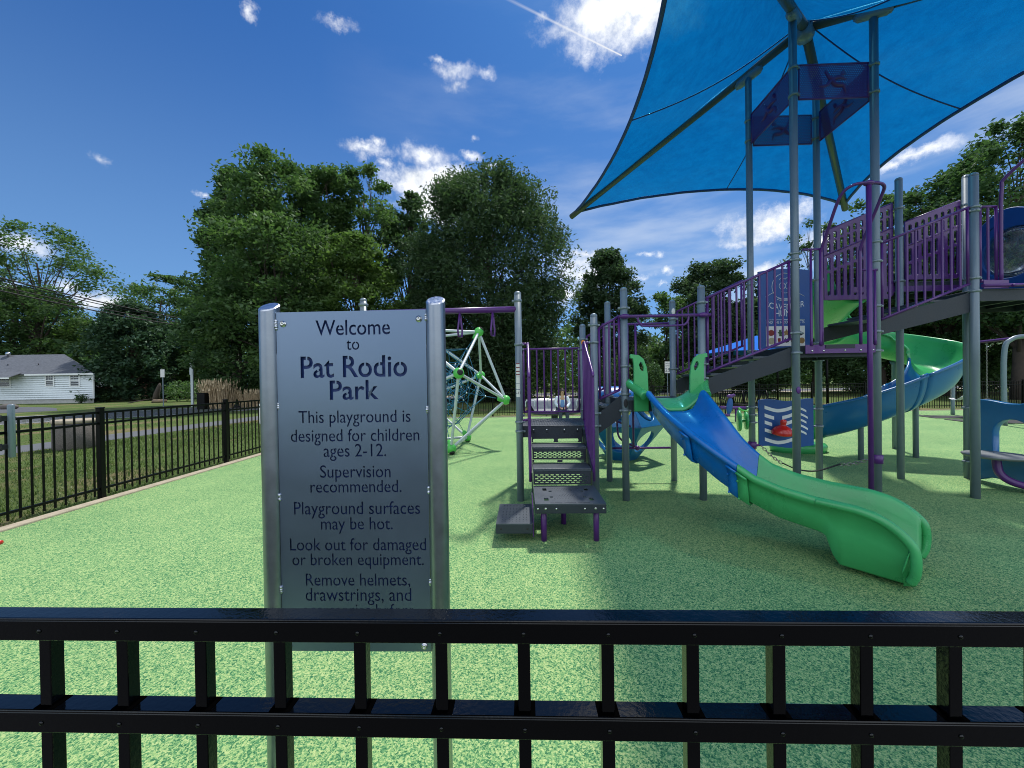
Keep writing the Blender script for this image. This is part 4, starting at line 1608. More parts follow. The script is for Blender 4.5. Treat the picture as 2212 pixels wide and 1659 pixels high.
# wave play panel with red bell, talk tube discs
wv = MB()
Wp, Hp = .80, .70
Mw = frame((A4 + .10, YB, .50), (1, 0, 0), (0, 0, 1))
top = [(Wp * (1 - i / 20), Hp + .018 * math.sin(2 * PI * i / 20 * 1.3 + 1)) for i in range(21)]
bot = [(Wp * i / 20, .018 * math.sin(2 * PI * i / 20 * 1.1 + .6)) for i in range(21)]
wp = plate('wave_panel', [bot + top], .02, Mw, PBLUE, PS, .003)
rnd = random.Random(2)
bands = MB()
for k, (h, x0, x1) in enumerate([(.61, .08, .48), (.49, .08, .22), (.50, .34, .50), (.385, .08, .19), (.40, .33, .50), (.27, .08, .52), (.13, .08, .54)]):
    rows = []
    for i in range(13):
        x = x0 + (x1 - x0) * i / 12
        y = h - .075 * math.sin((x - .05) * 5.2) + .16 * max(0, x - .26)
        rows.append([Mw @ Vector((x, y - .026, .0150)), Mw @ Vector((x, y + .026, .0150))])
    bands.grid(rows, smooth=False)
for k in range(5):
    rows = []
    for i in range(7):
        x = .585 + .11 * i / 6 + .02 * (k % 2)
        y = .58 - .085 * k - .5 * (x - .58) + 2.0 * (x - .58) * (.72 - x)
        rows.append([Mw @ Vector((x, y - .016, .0150)), Mw @ Vector((x, y + .016, .0150))])
    bands.grid(rows, smooth=False)
bands.build('wave_stripe', WHITE, wp)
bl = MB()
bl.lathe([(.135, 0), (.14, .02), (.13, .06), (.10, .10), (.06, .125), (.04, .135), (.035, .15), (.042, .185), (.036, .215), (.01, .225)], 22, Matrix.Translation((A4 + .385, YB - .09, .70)) @ Matrix.Rotation(R(10), 4, 'X'))
bl.build('bell', RED, wp)
td = MB()
for (x, rr, m) in ((3.30, .155, 0), (3.405, .13, 0)):
    td.lathe([(rr, -.016), (rr + .006, 0), (rr, .016)], 26, Matrix.Translation((x, YB - .02, .90)) @ Matrix.Rotation(R(-20), 4, 'Z') @ Matrix.Rotation(R(90), 4, 'Y'))
td.lathe([(.02, 0), (.02, .16)], 12, Matrix.Translation((3.30, YB, .90)) @ Matrix.Rotation(R(90), 4, 'Y'))
td.build('talk_disc', SGREEN, PS)

# overhead bar of the hanging rings
mb = MB()
e1 = Matrix.Rotation(-YAW, 4, 'Z') @ (Vector((-1.95, 5.10, 2.50)) - ORG)
mb.tube([(0, 0, 2.475), (e1.x, e1.y, 2.475)], .040, 16)
ob_ = mb.build('overhead_bar', PURPLE, PS)
for s_ in (.21, .42, .63, .84):
    b = MB()
    c = Vector((0, 0, 2.475)).lerp(Vector((e1.x, e1.y, 2.475)), s_ - .05)
    b.tube([c + Vector((.0, -.012, -.03)), c + Vector((-.02, -.06, -.26)), c + Vector((-.015, -.05, -.335)), c + Vector((.015, .04, -.335)), c + Vector((.02, .05, -.26)), c + Vector((.0, .012, -.03))], .0125, 8)
    b.build('hanging_loop', PURPLE, ob_)
mb = MB()
mb.lathe([(PR, -.05), (PR, 2.64)], 22, Matrix.Translation((e1.x, e1.y, 0)))
q = mb.build('post', POST, PS)
c = MB()
c.lathe([(PR + .0015, 2.64)] + [(PR * math.cos(R(x)) + .001, 2.645 + .036 * math.sin(R(x))) for x in range(0, 91, 15)], 22, Matrix.Translation((e1.x, e1.y, 0)))
c.build('post_cap', CLAMP, q)
c = MB()
c.lathe([(PR, -.02), (PR + .016, -.016), (PR + .018, .016), (PR, .02)], 22, Matrix.Translation((e1.x, e1.y, 2.585)))
c.build('clamp', CLAMP, q)

# stickers on the first post, discs on others
stk = MB()
RS = PR + .0012


def wrap(z0, z1, a0=-140, a1=-75, tgt=None, b=(0, 0)):
    rows = []
    for i in range(7):
        a = R(a0 + (a1 - a0) * i / 6)
        rows.append([(b[0] + RS * math.cos(a), b[1] + RS * math.sin(a), z0), (b[0] + RS * math.cos(a), b[1] + RS * math.sin(a), z1)])
    (tgt or stk).grid(rows)


for z0, z1 in ((1.73, 1.765), (1.68, 1.715), (1.64, 1.665), (1.605, 1.625), (1.52, 1.60), (1.445, 1.515), (1.345, 1.435)):
    wrap(z0, z1)
so_ = stk.build('safety_sticker', STICK, P1)
rs = MB()
for z in (1.768, 1.718, 1.668, 1.628):
    wrap(z, z + .009, tgt=rs)
rs.build('sticker_band', C_RED, so_)
me = text_mesh('5-12', .046, 'CENTER')
me.transform(Matrix.Rotation(R(90), 4, 'X'))
for v in me.vertices:
    a = R(-107) + v.co.x / RS
    v.co = ((RS + .001) * math.cos(a), (RS + .001) * math.sin(a), v.co.z + 1.382)
link('age_lettering', me, C_DRK, so_)


def oval(a, b, z, mat, par, rz=.048, ang=-90, w=.026):
    o = MB()
    M = Matrix.Translation((a, b, z)) @ Matrix.Rotation(R(ang), 4, 'Z') @ Matrix.Translation((PR, 0, 0)) @ Matrix.Rotation(R(90), 4, 'Y') @ Matrix.Diagonal((rz / w, 1, 1, 1))
    o.lathe([(w, -.012), (w, .004), (w * .8, .008), (.002, .008)], 18, M)
    o.build('badge', mat, par)


oval(A2, 0, 1.245, RUBBERB, P5, .055)
oval(A4, 0, 1.38, PURPLE, P9, .045)
oval(A3, YB, 2.56, STICK, PS, .05)
oval(A1, YB, 2.12, ORANGE, P2, .045)
w7 = MB()
wrap(1.36, 1.42, -140, -95, w7, (A3, 0))
w7.build('safety_sticker', STICK, P7)


# ---- shade canopy on the tower posts
def canopy():
    hub = Vector((3.995, .475, 6.335))
    sl = .318
    leng = [3.95, 3.95, 3.95, 3.95]
    dirs = [Vector((-1, 1, 0)).normalized(), Vector((1, 1, 0)).normalized(), Vector((1, -1, 0)).normalized(), Vector((-1, -1, 0)).normalized()]
    tips = [hub + d * l - Vector((0, 0, sl * l)) for d, l in zip(dirs, leng)]
    root = MB()
    root.lathe([(.09, -.16), (.11, -.12), (.11, .02), (.06, .06)], 20, Matrix.Translation(hub))
    cn = root.build('shade_canopy', POST, PS)
    OLIVE = pm('rafter_paint', (.09, .10, .08), .4, .1, .08, 6)
    for d, tp in zip(dirs, tips):
        m = MB()
        m.tube([hub, tp + (tp - hub).normalized() * .10], .057, 18)
        m.ball(tp + (tp - hub).normalized() * .10, .0565, 8, (1, 1, .4), (tp - hub).to_track_quat('Z', 'Y').to_matrix().to_4x4())
        r_ = m.build('rafter', OLIVE, cn)
        # saddle bracket on the post
        s = MB()
        pp = Vector((A4 if d.x < 0 else A5, 0 if d.y < 0 else YB, 0))
        tpar = (pp - Vector((hub.x, hub.y, 0))).length
        cc = hub + d * tpar - Vector((0, 0, sl * tpar + .06))
        ax = (tp - hub).normalized()
        s.tube([cc - ax * .19, cc - ax * .14, cc + ax * .14, cc + ax * .19], [.03, .062, .062, .03], 14)
        s.tube([cc - ax * .16 + Vector((0, 0, -.05)), cc - ax * .16 + Vector((0, 0, .12))], .014, 8)
        s.tube([cc + ax * .16 + Vector((0, 0, -.05)), cc + ax * .16 + Vector((0, 0, .12))], .014, 8)
        s.build('saddle', POST, r_)
    fabroot = None
    N, Mr = 120, 40
    lift = Vector((0, 0, .075))
    top_ = hub + Vector((0, 0, .10))
    for k in range(4):
        a, b = tips[k] + lift * .4, tips[(k + 1) % 4] + lift * .4
        mid = (a + b) / 2
        inward = (Vector((hub.x, hub.y, 0)) - Vector((mid.x, mid.y, 0))).normalized()
        edge = []
        for i in range(N + 1):
            s = i / N
            e = a.lerp(b, s) + inward * ((.40 if k == 3 else .72) * 4 * s * (1 - s)) + Vector((0, 0, .05 * 4 * s * (1 - s)))
            edge.append(e)
        rows = []
        rg = random.Random(k)
        ph = rg.random() * 6
        for j in range(Mr + 1):
            r_ = j / Mr
            row = []
            for i in range(N + 1):
                s = i / N
                p = top_.lerp(edge[i], r_)
                sag = -.16 * 4 * s * (1 - s) * math.sin(PI * r_)
                ed_ = abs(2 * s - 1)
                wr = (.016 * math.sin(46 * s + ph + 5 * r_) * r_ ** 4 + .010 * math.sin(97 * s + ph) * r_ ** 7) * (.35 + ed_) + .012 * math.sin(23 * r_ * (1 - ed_) + ph) * ed_ ** 3 * r_
                row.append(p + Vector((0, 0, sag + wr * (1 - .85 * max(0, (r_ - .82) / .18)))))
            rows.append(row)
        m = MB()
        m.grid(rows)
        f = m.build('fabric_panel', FABRIC, cn)
        c = MB()
        c.tube([p + Vector((0, 0, -.004)) for p in rows[-1]], .026, 8)
        c.build('edge_hem', NAVY, f)
        sm = MB()
        sm.tube([rows[j][N // 2] + Vector((0, 0, -.006)) for j in range(Mr + 1)], .009, 6)
        sm.build('seam', NAVY, f)
        tp = tips[k]
        cb = MB()
        cb.tube([edge[0], tips[k] + (tips[k] - hub).normalized() * .08], .009, 6)
        cb.build('corner_cable', CHROME, f)


canopy()


# ---- store panel with counter and bubble panel at the right end
def end_panels():
    x = A7 + .02
    # local u runs from back post (b = YB) to front post (b = 0)
    M = frame((x, YB - .06, 0), (0, -1, 0), (0, 0, 1))
    L = YB - .12
    out = [(0, .03), (.12, .045), (.25, .10), (.40, .10), (.55, .05), (L, .03), (L, 1.13)] + [(L * (1 - i / 12), 1.15 + .022 * math.cos(2.4 * PI * i / 12)) for i in range(1, 12)] + [(0, 1.17)]
    hole = [(.26, .40), (.62, .40), (.70, .44), (.70, .72)] + [(.48 + .22 * math.cos(R(a)), .74 + .20 * math.sin(R(a))) for a in range(0, 181, 20)] + [(.26, .70)]
    p = plate('store_panel', [out, hole], .07, M, TBLUE, PS, .012)
    c = MB()
    c.box(x - .055, x - .036, .10, YB - .08, .36, .40, .006)
    c.build('counter_ledge', TBLUE, p)
    t = MB()
    t.lathe([(.30, -.02), (.315, 0), (.315, .012), (.30, .02), (.02, .022)], 30, Matrix.Translation((x - .34, .33, .46)))
    t.build('counter_table', GREYD, p)
    l = MB()
    l.tube(catmull([(x - .34, .33, .45), (x - .34, .33, .36), (x - .33, .30, .22), (x - .25, .20, .12), (x - .05, .02, .06), (x + .02, -.05, .0)], 6), .045, 12)
    l.build('table_leg', PURPLE, p)
    # bubble panel above
    M2 = frame((x, YB - .06, 2.62), (0, -1, 0), (0, 0, 1))
    out2 = [(0, 0), (L, 0), (L, .95)] + [(L * (1 - i / 14), .90 + .26 * math.sin(PI * (i / 14)) * (1 if i < 15 else 1)) for i in range(1, 14)] + [(0, .62)]
    cx, cz = .47, .56
    slot = [(.10, .86), (.22, .95), (.34, 1.0), (.30, .96), (.20, .90)]
    q = plate('bubble_panel', [out2, circ(cx, cz, .345, .345, 32), slot], .05, M2, PBLUE, PS, .008)
    r = MB()
    Mb = M2 @ Matrix.Translation((cx, cz, 0)) @ Matrix.Rotation(R(180), 4, 'X')
    prof = [(.345, 0)] + [(.345 * math.cos(R(a)), .20 * math.sin(R(a))) for a in range(10, 91, 10)]
    r.lathe(prof, 32, Mb)
    r.build('clear_bubble', BUBBLE, q)
    rr = MB()
    rr.tube([M2 @ Vector((*p_, -.028)) for p_ in circ(cx, cz, .352, .352, 32) + [circ(cx, cz, .352)[0]]], .012, 8)
    rr.build('bubble_ring', BARWHITE, q)


end_panels()

# ---- hanging chain belt between tower posts
def chain_belt():
    inv = lambda a, b, z: ORG + Matrix.Rotation(YAW, 4, 'Z') @ Vector((a, b, z))
    pl, pr_ = Vector((A4 + .11, YB - .03, .525)), Vector((A5 - .10, .0, .50))
    t = thing('chain_belt', 'sagging black belt on short chains hung between two slate tower posts', 'hanging belt', (0, 0, 0))
    bl, br = pl + Vector((.20, -.16, -.235)), pr_ + Vector((-.19, .20, -.11))
    mb = MB()
    pts = catmull([bl, bl.lerp(br, .3) + Vector((0, 0, -.09)), bl.lerp(br, .62) + Vector((0, 0, -.10)), br], 8)
    rows = [[inv(*(p + Vector((.012, .02, 0)))), inv(*(p + Vector((.012, .02, .012)))), inv(*(p + Vector((-.012, -.02, .012)))), inv(*(p + Vector((-.012, -.02, 0))))] for p in pts]
    mb.grid(rows, close_v=True, smooth=False)
    mb.build('belt', RUBBERB, t)
    for a, b in ((pl, bl), (pr_, br)):
        c = MB()
        n = 8
        A_, B_ = inv(*a), inv(*b)
        d = (B_ - A_)
        for i in range(n):
            m = A_ + d * ((i + .5) / n) + Vector((0, 0, -.02 * math.sin(PI * (i + .5) / n)))
            M = Matrix.Translation(m) @ d.to_track_quat('X', 'Z').to_matrix().to_4x4() @ Matrix.Rotation(R(90 * (i % 2)), 4, 'X')
            lp = [M @ Vector((d.length / n * .68 * math.cos(w),   .018 * math.sin(w), 0)) for w in [2 * PI * k / 12 for k in range(13)]]
            c.tube(lp, .0058, 6, cap=False)
        c.build('chain', CHROME, t)
    for (a, b, z, sx) in ((A4, YB, .525, 1), (A5, 0, .50, -1)):
        c = MB()
        q = inv(a, b, 0)
        c.lathe([(PR, z - .055), (PR + .014, z - .052), (PR + .014, z + .052), (PR, z + .055)], 22, Matrix.Translation((q.x, q.y, 0)))
        e = inv(a + sx * .075, b, z)
        c.ball(e, .028, 8, (1.2, .8, .8))
        c.build('clamp_collar', PURPLE, PS)
        o = bpy.data.objects[-1] if False else None
    # the collars belong to the posts: give them the structure's frame
    for o in list(PS.children):
        if o.name.startswith('clamp_collar'):
            o.matrix_parent_inverse = (Matrix.Translation(ORG) @ Matrix.Rotation(YAW, 4, 'Z')).inverted()


chain_belt()


# ------------------------------------------------------------------ free-standing play equipment
def net_climber():
    a, yaw, cx, cy = 1.718, 3.061, -1.751, 9.142
    ph = (1 + 5 ** .5) / 2
    V = []
    for s in (1, -1):
        for u in (1, -1):
            V += [(0, s, u * ph), (s, u * ph, 0), (u * ph, 0, s)]
    V = np.array(V) / 2
    import itertools
    fs = [c for c in itertools.combinations(range(12), 3) if all(abs(np.linalg.norm(V[i] - V[j]) - 1) < 1e-6 for i, j in itertools.combinations(c, 2))]
    c = V[list(fs[0])].mean(0)
    z = -c / np.linalg.norm(c)
    x = V[fs[0][0]] - c
    x = x / np.linalg.norm(x)
    y = np.cross(z, x)
    V = V @ np.stack([x, y, z]).T * a
    V[:, 2] += -V[:, 2].min() + .12
    V = [Vector(v) for v in V]
    t = thing('net_climber', 'ball-jointed climbing frame of pale bars with a blue rope net inside', 'climbing frame', (cx, cy, 0), yaw)
    cen = sum(V, Vector()) / 12
    for i in range(12):
        mb = MB()
        mb.ball(V[i], .112, 10)
        out = (V[i] - cen).normalized()
        mb.lathe([(.075, 0), (.06, .16), (.045, .2)], 14, Matrix.Translation(V[i]) @ (-out).to_track_quat('Z', 'Y').to_matrix().to_4x4())
        b = mb.build('ball_joint', SLIME, t)
        cp = MB()
        cp.lathe([(.062, .096), (.060, .112), (.03, .120), (.002, .121)], 16, Matrix.Translation(V[i]) @ out.to_track_quat('Z', 'Y').to_matrix().to_4x4())
        cp.build('joint_cap', RUBBERB, b)
    for i, j in itertools.combinations(range(12), 2):
        if abs((V[i] - V[j]).length - a) < 1e-3:
            mb = MB()
            mb.tube([V[i], V[j]], .031, 12, cap=False)
            mb.build('frame_bar', BARWHITE, t)
    # rope net: two nested shells of rope tied to the joints
    mb = MB()
    cl = MB()
    inner = [cen + (v - cen) * .42 for v in V]
    midp = [cen + (v - cen) * .70 for v in V]
    for i in range(12):
        mb.tube([V[i].lerp(cen, .14), midp[i], inner[i]], .0075, 6)
    for sh in (inner, midp):
        for i, j in itertools.combinations(range(12), 2):
            if abs((V[i] - V[j]).length - a) < 1e-3:
                m = sh[i].lerp(sh[j], .5) * .97 + cen * .03
                mb.tube([sh[i], m, sh[j]], .0075, 6)
                cl.ball(m, .02, 4)
        for f in fs:
            p = [sh[k] for k in f]
            ms = [p[0].lerp(p[1], .5), p[1].lerp(p[2], .5), p[2].lerp(p[0], .5)]
            for k in range(3):
                mb.tube([ms[k], ms[(k + 1) % 3]], .0085, 5)
        for p in sh:
            cl.ball(p, .024, 4)
    for i in range(12):
        mb.tube([inner[i], cen], .0085, 5)
    r = mb.build('rope_net', ROPE, t)
    cl.build('rope_clip', ROPECLIP, r)


net_climber()


def climbing_pod():
    """two-storey moulded pod: a six-sided drum tapering up and down, round hole in every face"""
    t = thing('climbing_pod', 'faceted blue plastic climbing pod with big round holes behind the steps', 'climbing pod', (2.14, 7.55, 0), R(8))
    zs = [(.26, 0.0), (.80, .69), (.26, 1.34)]
    n = 6

    def vert(k, lev):
        r, z = zs[lev]
        a = 2 * PI * (k + .5) / n
        return Vector((r * math.cos(a), r * math.sin(a), z))
    mb = None
    root = t
    for lev in (0, 1):
        for k in range(n):
            q = [vert(k, lev), vert(k + 1, lev), vert(k + 1, lev + 1), vert(k, lev + 1)]
            o = (q[0] + q[1]) / 2
            ux = (q[1] - q[0]).normalized()
            uy = ((q[2] + q[3]) / 2 - o).normalized()
            M = frame(o, ux, uy)
            Mi = M.inverted()
            P = [Mi @ p for p in q]
            H = P[2].y
            w0, w1 = (P[1].x - P[0].x) / 2, (P[2].x - P[3].x) / 2
            cy_ = H * (.56 if lev == 0 else .44)
            hole = [(min(w0, w1) * .0 + .235 * math.cos(2 * PI * i / 24), cy_ + .26 * math.sin(2 * PI * i / 24)) for i in range(24)]
            plate('pod_face', [[(p.x, p.y) for p in P], hole], .05, M @ Matrix.Translation((0, 0, -.025)), TBLUE, t, .012)


climbing_pod()


def merry_go_round():
    t = thing('merry_go_round', 'grey spinner disc with bench rim and purple handle hoop near the far fence', 'merry-go-round', (1.55, 14.15, 0))
    mb = MB()
    mb.lathe([(.12, 0), (.12, .28), (.3, .30), (.9, .34), (1.0, .40), (1.0, .46), (.6, .46), (.02, .46)], 36)
    mb.build('platform', GREYD, t)
    s = MB()
    rows = []
    for i in range(25):
        a = R(-20 + 220 * i / 24)
        rows.append([(r_ * math.cos(a), r_ * math.sin(a), z) for r_, z in ((.80, .46), (.95, .70), (1.03, .86), (1.06, .85), (1.0, .66), (.92, .47))])
    s.grid(rows)
    s.build('bench_back', GREYD, t)
    h = MB()
    h.tube([(1.03 * math.cos(R(a)), 1.03 * math.sin(R(a)), .43) for a in range(0, 361, 12)], .035, 8)
    h.build('rim_hoop', PURPLE, t)
    g = MB()
    for a in (200, 340, 90):
        c = Vector((.97 * math.cos(R(a)), .97 * math.sin(R(a)), 0))
        g.tube(catmull([c + Vector((-.16, 0, .62)), c + Vector((-.14, 0, .82)), c + Vector((.14, 0, .82)), c + Vector((.16, 0, .62))], 5), .02, 8)
    g.build('grab_handle', BARWHITE, t)


merry_go_round()


def park_bench():
    c = at(1625, 868, 15.6)
    t = thing('park_bench', 'black slatted metal bench with curved arms beside the far fence', 'bench', (c.x - .25, 15.6, 0), R(-4))
    w = .95
    b = MB()
    for k in range(26):
        x = -w + .05 + k * (2 * w - .1) / 25
        b.tube([(x, .10, .46), (x + .012, .22, .72), (x + .02, .30, .98)], .016, 6)
    b.tube([(-w, .30, 1.0), (w, .30, 1.0)], .026, 8)
    b.tube([(-w, .10, .47), (w, .10, .47)], .02, 8)
    b.build('backrest', BLACKM, t)
    s = MB()
    for k in range(26):
        x = -w + .05 + k * (2 * w - .1) / 25
        s.box(x - .02, x + .02, -.32, .10, .435, .455, .004)
    s.tube([(-w, -.32, .445), (w, -.32, .445)], .022, 8)
    s.build('seat', BLACKM, t)
    for x in (-w, w, 0):
        l = MB()
        l.tube([(x, -.28, 0), (x, -.28, .44)], .025, 8)
        l.tube([(x, .14, 0), (x, .10, .46), (x, .28, 1.0)], .025, 8)
        l.build('leg', BLACKM, t)
    for x in (-w - .03, w + .03):
        a = MB()
        a.tube(catmull([(x, .18, .68), (x, -.05, .70), (x, -.30, .68), (x, -.36, .62), (x, -.34, .44)], 5), .024, 8)
        a.build('armrest', BLACKM, t)


park_bench()


def spring_rider():
    c = at(1580, 880, 13.6)
    t = thing('spring_rider', 'purple and blue bug seesaw with green tail seats on the rubber', 'seesaw', (c.x, 13.6, 0))
    mb = MB()
    mb.tube([(-.42, 0, .50), (.55, 0, .47)], .06, 10)
    mb.lathe([(.06, 0), (.05, .45)], 12, Matrix.Translation((.18, 0, 0)))
    mb.build('beam', PURPLE, t)
    w = MB()
    w.ball((-.12, -.10, .56), .18, 10, (.62, .25, 1.7), Matrix.Rotation(R(8), 4, 'Y'))
    w.build('body_plate', PBLUE, t)
    h = MB()
    h.ball((-.10, -.1, .90), .10, 8, (1.2, .6, .7))
    h.ball((.02, -.1, .93), .07, 8, (1, .6, .8))
    h.ball((-.22, -.1, .24), .10, 8, (1.3, .6, .55))
    h.build('head', PURPLE, t)
    s = MB()
    rows = []
    for i in range(13):
        a = R(-80 + 110 * i / 12)
        p = Vector((.48 + .30 * math.cos(a), 0, .66 + .30 * math.sin(a)))
        p = Vector((.42 + .30 * math.sin(R(-30) + a + R(60)), 0, .66 - .30 * math.cos(R(-30) + a + R(60))))
        rows.append([p + Vector((0, y, 0)) for y in (-.16, -.08, 0, .08, .16)])
    s.grid(rows)
    o = s.build('seat', SLIME, t)
    md = o.modifiers.new('wall', 'SOLIDIFY')
    md.thickness = .04


spring_rider()


def swing_set():
    pA, pB = Vector((16.35, 14.9, 2.62)), Vector((15.2, 11.3, 2.62))
    t = thing('swing_set', 'purple-beamed swing frame on tall grey posts at the edge of the rubber', 'swing frame', (0, 0, 0))
    mb = MB()
    mb.tube([pA, pA.lerp(pB, 2.2)], .045, 14)
    mb.build('beam', PURPLE, t)
    d = (pB - pA).normalized()
    n = Vector((-d.y, d.x, 0))
    for p in (pA, pB):
        l = MB()
        l.tube(catmull([p - n * .55 + Vector((0, 0, -2.62)), p - n * .55 + Vector((0, 0, -.5)), p - n * .38 + Vector((0, 0, -.06)), p + Vector((0, 0, .02)), p + n * .38 + Vector((0, 0, -.06)), p + n * .55 + Vector((0, 0, -.5)), p + n * .55 + Vector((0, 0, -2.62))], 6), .06, 14)
        l.build('leg', BARWHITE if False else POST, t)
    ss = []
    for k, (s0, s1, lab) in enumerate(((.22, .38, 'tilted pale belt swing nearest the grey swing post'), (.62, .78, 'dark belt swing hanging on pale chains at mid beam'))):
        a, b = pA.lerp(pB, s0), pA.lerp(pB, s1)
        w = thing('swing', lab, 'swing', a.lerp(b, .5) - Vector((0, 0, 2.62)), math.atan2(d.y, d.x), 'swings hung from the purple beam')
        L = (b - a).length / 2
        seat = MB()
        rows = []
        for i in range(9):
            q = -1 + i / 4
            rows.append([(q * L, y, .62 + .10 * q * q + .05 * (q if k == 0 else 0)) for y in (-.07, 0, .07)])
        seat.grid(rows)
        so_2 = seat.build('seat', STICK if k == 0 else RUBBERB, w)
        md = so_2.modifiers.new('wall', 'SOLIDIFY')
        md.thickness = .015
        for sg in (-1, 1):
            c = MB()
            nl = 34
            for i in range(nl):
                z = .72 + (2.56 - .72) * (i + .5) / nl
                h = (2.56 - .72) / nl
                rot = R(90 * (i % 2))
                c.tube([(sg * L + .014 * math.cos(rot) * math.sin(w_), .014 * math.sin(rot) * math.sin(w_), z + h * .62 * math.cos(w_)) for w_ in [2 * PI * j / 8 for j in range(9)]], .005, 4, cap=False)
            c.build('chain', CHROME, w)
    # wear mats
    for k, s in enumerate((.30, .70)):
        c = pA.lerp(pB, s)
        mb = MB()
        mb.box(-.55, .55, -.95, .95, .0, .018, .006)
        o = mb.build('wear_mat', RUBBERB)
        o.location = (c.x, c.y, .001)
        o.rotation_euler = (0, 0, math.atan2(d.y, d.x))
        tag(o, ['dark rubber mat under the tilted pale swing', 'dark rubber mat under the dark swing near the arched leg'][k], 'mat', 'mats under the swings')


swing_set()


def far_canopy():
    p = at(1600, 762, 24.0)
    t = thing('shade_canopy', 'light blue pitched shade canopy on dark posts beyond the far fence', 'canopy', (p.x + 1.0, 24.0, 0))
    zt, zb = 4.15, 3.10
    r, h = 2.9, 2.2
    mb = MB()
    c = [(-r, -h, zb), (r, -h, zb), (r, h, zb), (-r, h, zb), (0, 0, zt)]
    mb.add(c, [(0, 1, 4), (1, 2, 4), (2, 3, 4), (3, 0, 4)])
    f = mb.build('fabric_roof', SHADEB, t)
    md = f.modifiers.new('wall', 'SOLIDIFY')
    md.thickness = .02
    for x, y in ((-r, -h), (r, -h), (r, h), (-r, h)):
        l = MB()
        l.tube([(x * .93, y * .93, 0), (x * .93, y * .93, zb)], .06, 10)
        l.build('post', BLACKM, t)


far_canopy()


# ------------------------------------------------------------------ person
def skin_mesh(name, verts, edges, radii, mat, parent, sub=2):
    me = bpy.data.meshes.new(name)
    me.from_pydata(verts, edges, [])
    o = link(name, me, mat, parent)
    sk = o.modifiers.new('skin', 'SKIN')
    sk.use_smooth_shade = True
    lay = me.skin_vertices[0].data if len(me.skin_vertices) else None
    if lay is None:
        bm = bmesh.new()
        bm.from_mesh(me)
        bm.verts.layers.skin.verify()
        bm.to_mesh(me)
        bm.free()
        lay = me.skin_vertices[0].data
    for d, r in zip(lay, radii):
        d.radius = r if isinstance(r, tuple) else (r, r)
    lay[0].use_root = True
    ss = o.modifiers.new('sub', 'SUBSURF')
    ss.levels = ss.render_levels = sub
    return o


def person():
    t = thing('person', 'person with dark bobbed hair in a white cardigan sitting on the spinner rim', 'person', (1.70, 13.02, 0))
    V, E, RR = [], [], []

    def n(p, r, parent=None):
        V.append(p)
        RR.append(r)
        if parent is not None:
            E.append((parent, len(V) - 1))
        return len(V) - 1
    pel = n((0, .12, .55), (.14, .11))
    wst = n((0, .11, .72), (.115, .09), pel)
    chs = n((0, .09, .90), (.145, .10), wst)
    nek = n((0, .07, 1.04), (.05, .05), chs)
    hd0 = n((0, .05, 1.10), (.062, .068), nek)
    hd1 = n((0, .045, 1.18), (.075, .09), hd0)
    n((0, .05, 1.26), (.055, .065), hd1)
    for s in (-1, 1):
        hip = n((s * .10, .05, .53), .085, pel)
        kne = n((s * .11, -.30, .52), .062, hip)
        ank = n((s * .11, -.34, .10), .04, kne)
        n((s * .115, -.50, .04), (.038, .03), ank)
        sh = n((s * .17, .09, .965), .055, chs)
        el = n((s * .22, .02, .76), .042, sh)
        wr = n((s * .10, -.18, .63), .027, el)
        pa = n((s * .065, -.23, .615), (.036, .018), wr)
        for k in range(4):
            f1 = n((s * (.085 - .018 * k), -.275, .61 - .004 * k), .009, pa)
            n((s * (.075 - .018 * k), -.305 + .006 * abs(k - 1), .592), .008, f1)
        th = n((s * .035, -.235, .635), .010, pa)
        n((s * .02, -.262, .632), .009, th)
    body = skin_mesh('body', V, E, RR, SKIN, t)
    # face
    f = MB()
    f.ball((0, -.047, 1.165), .013, 6, (1, 1.3, 1.5))
    for s in (-1, 1):
        f.ball((s * .073, .05, 1.17), .017, 6, (.5, 1, 1.5))
    f.build('nose_and_ears', SKIN, t)
    e = MB()
    for s in (-1, 1):
        e.ball((s * .028, -.034, 1.185), .010, 6, (1.3, .6, .7))
    e.ball((0, -.036, 1.128), .014, 6, (1.6, .5, .4))
    e.build('eyes_and_mouth', HAIR, t)
    h = MB()
    rows = []
    for i in range(12):
        v = i / 11
        row = []
        for k in range(24):
            a = 2 * PI * k / 24
            fr = max(0, -math.sin(a))
            lim = .42 if fr > .55 else 1.0
            vv = min(v, lim) if fr > .55 else v
            z = 1.295 - .255 * vv
            r = .114 * math.sin(min(1, .12 + vv * 1.3) * PI / 2) + .008 * math.sin(k * 3)
            row.append((r * math.cos(a), .06 + r * 1.05 * math.sin(a), z))
        rows.append(row)
    h.grid(rows, close_v=True)
    h.add(rows[0], [tuple(range(24))])
    h.build('hair', HAIR, t)
    V, E, RR = [], [], []
    a = n((0, .125, .60), (.165, .115))
    b = n((0, .115, .74), (.145, .105), a)
    c = n((0, .098, .90), (.165, .112), b)
    n((0, .09, 1.0), (.10, .075), c)
    for s in (-1, 1):
        sh = n((s * .18, .09, .968), .066, c)
        el = n((s * .235, .02, .765), .055, sh)
        n((s * .125, -.155, .645), .044, el)
    skin_mesh('cardigan', V, E, RR, CARDI, t)
    V, E, RR = [], [], []
    a = n((0, .055, .60), (.095, .075))
    b = n((0, .035, .76), (.075, .07), a)
    n((0, .03, .90), (.06, .06), b)
    skin_mesh('top', V, E, RR, SHIRT, t)
    V, E, RR = [], [], []
    p0 = n((0, .11, .555), (.16, .12))
    for s in (-1, 1):
        hip = n((s * .10, .04, .535), .10, p0)
        kne = n((s * .112, -.305, .525), .077, hip)
        n((s * .112, -.34, .13), .055, kne)
    skin_mesh('trousers', V, E, RR, JEANS, t)


person()


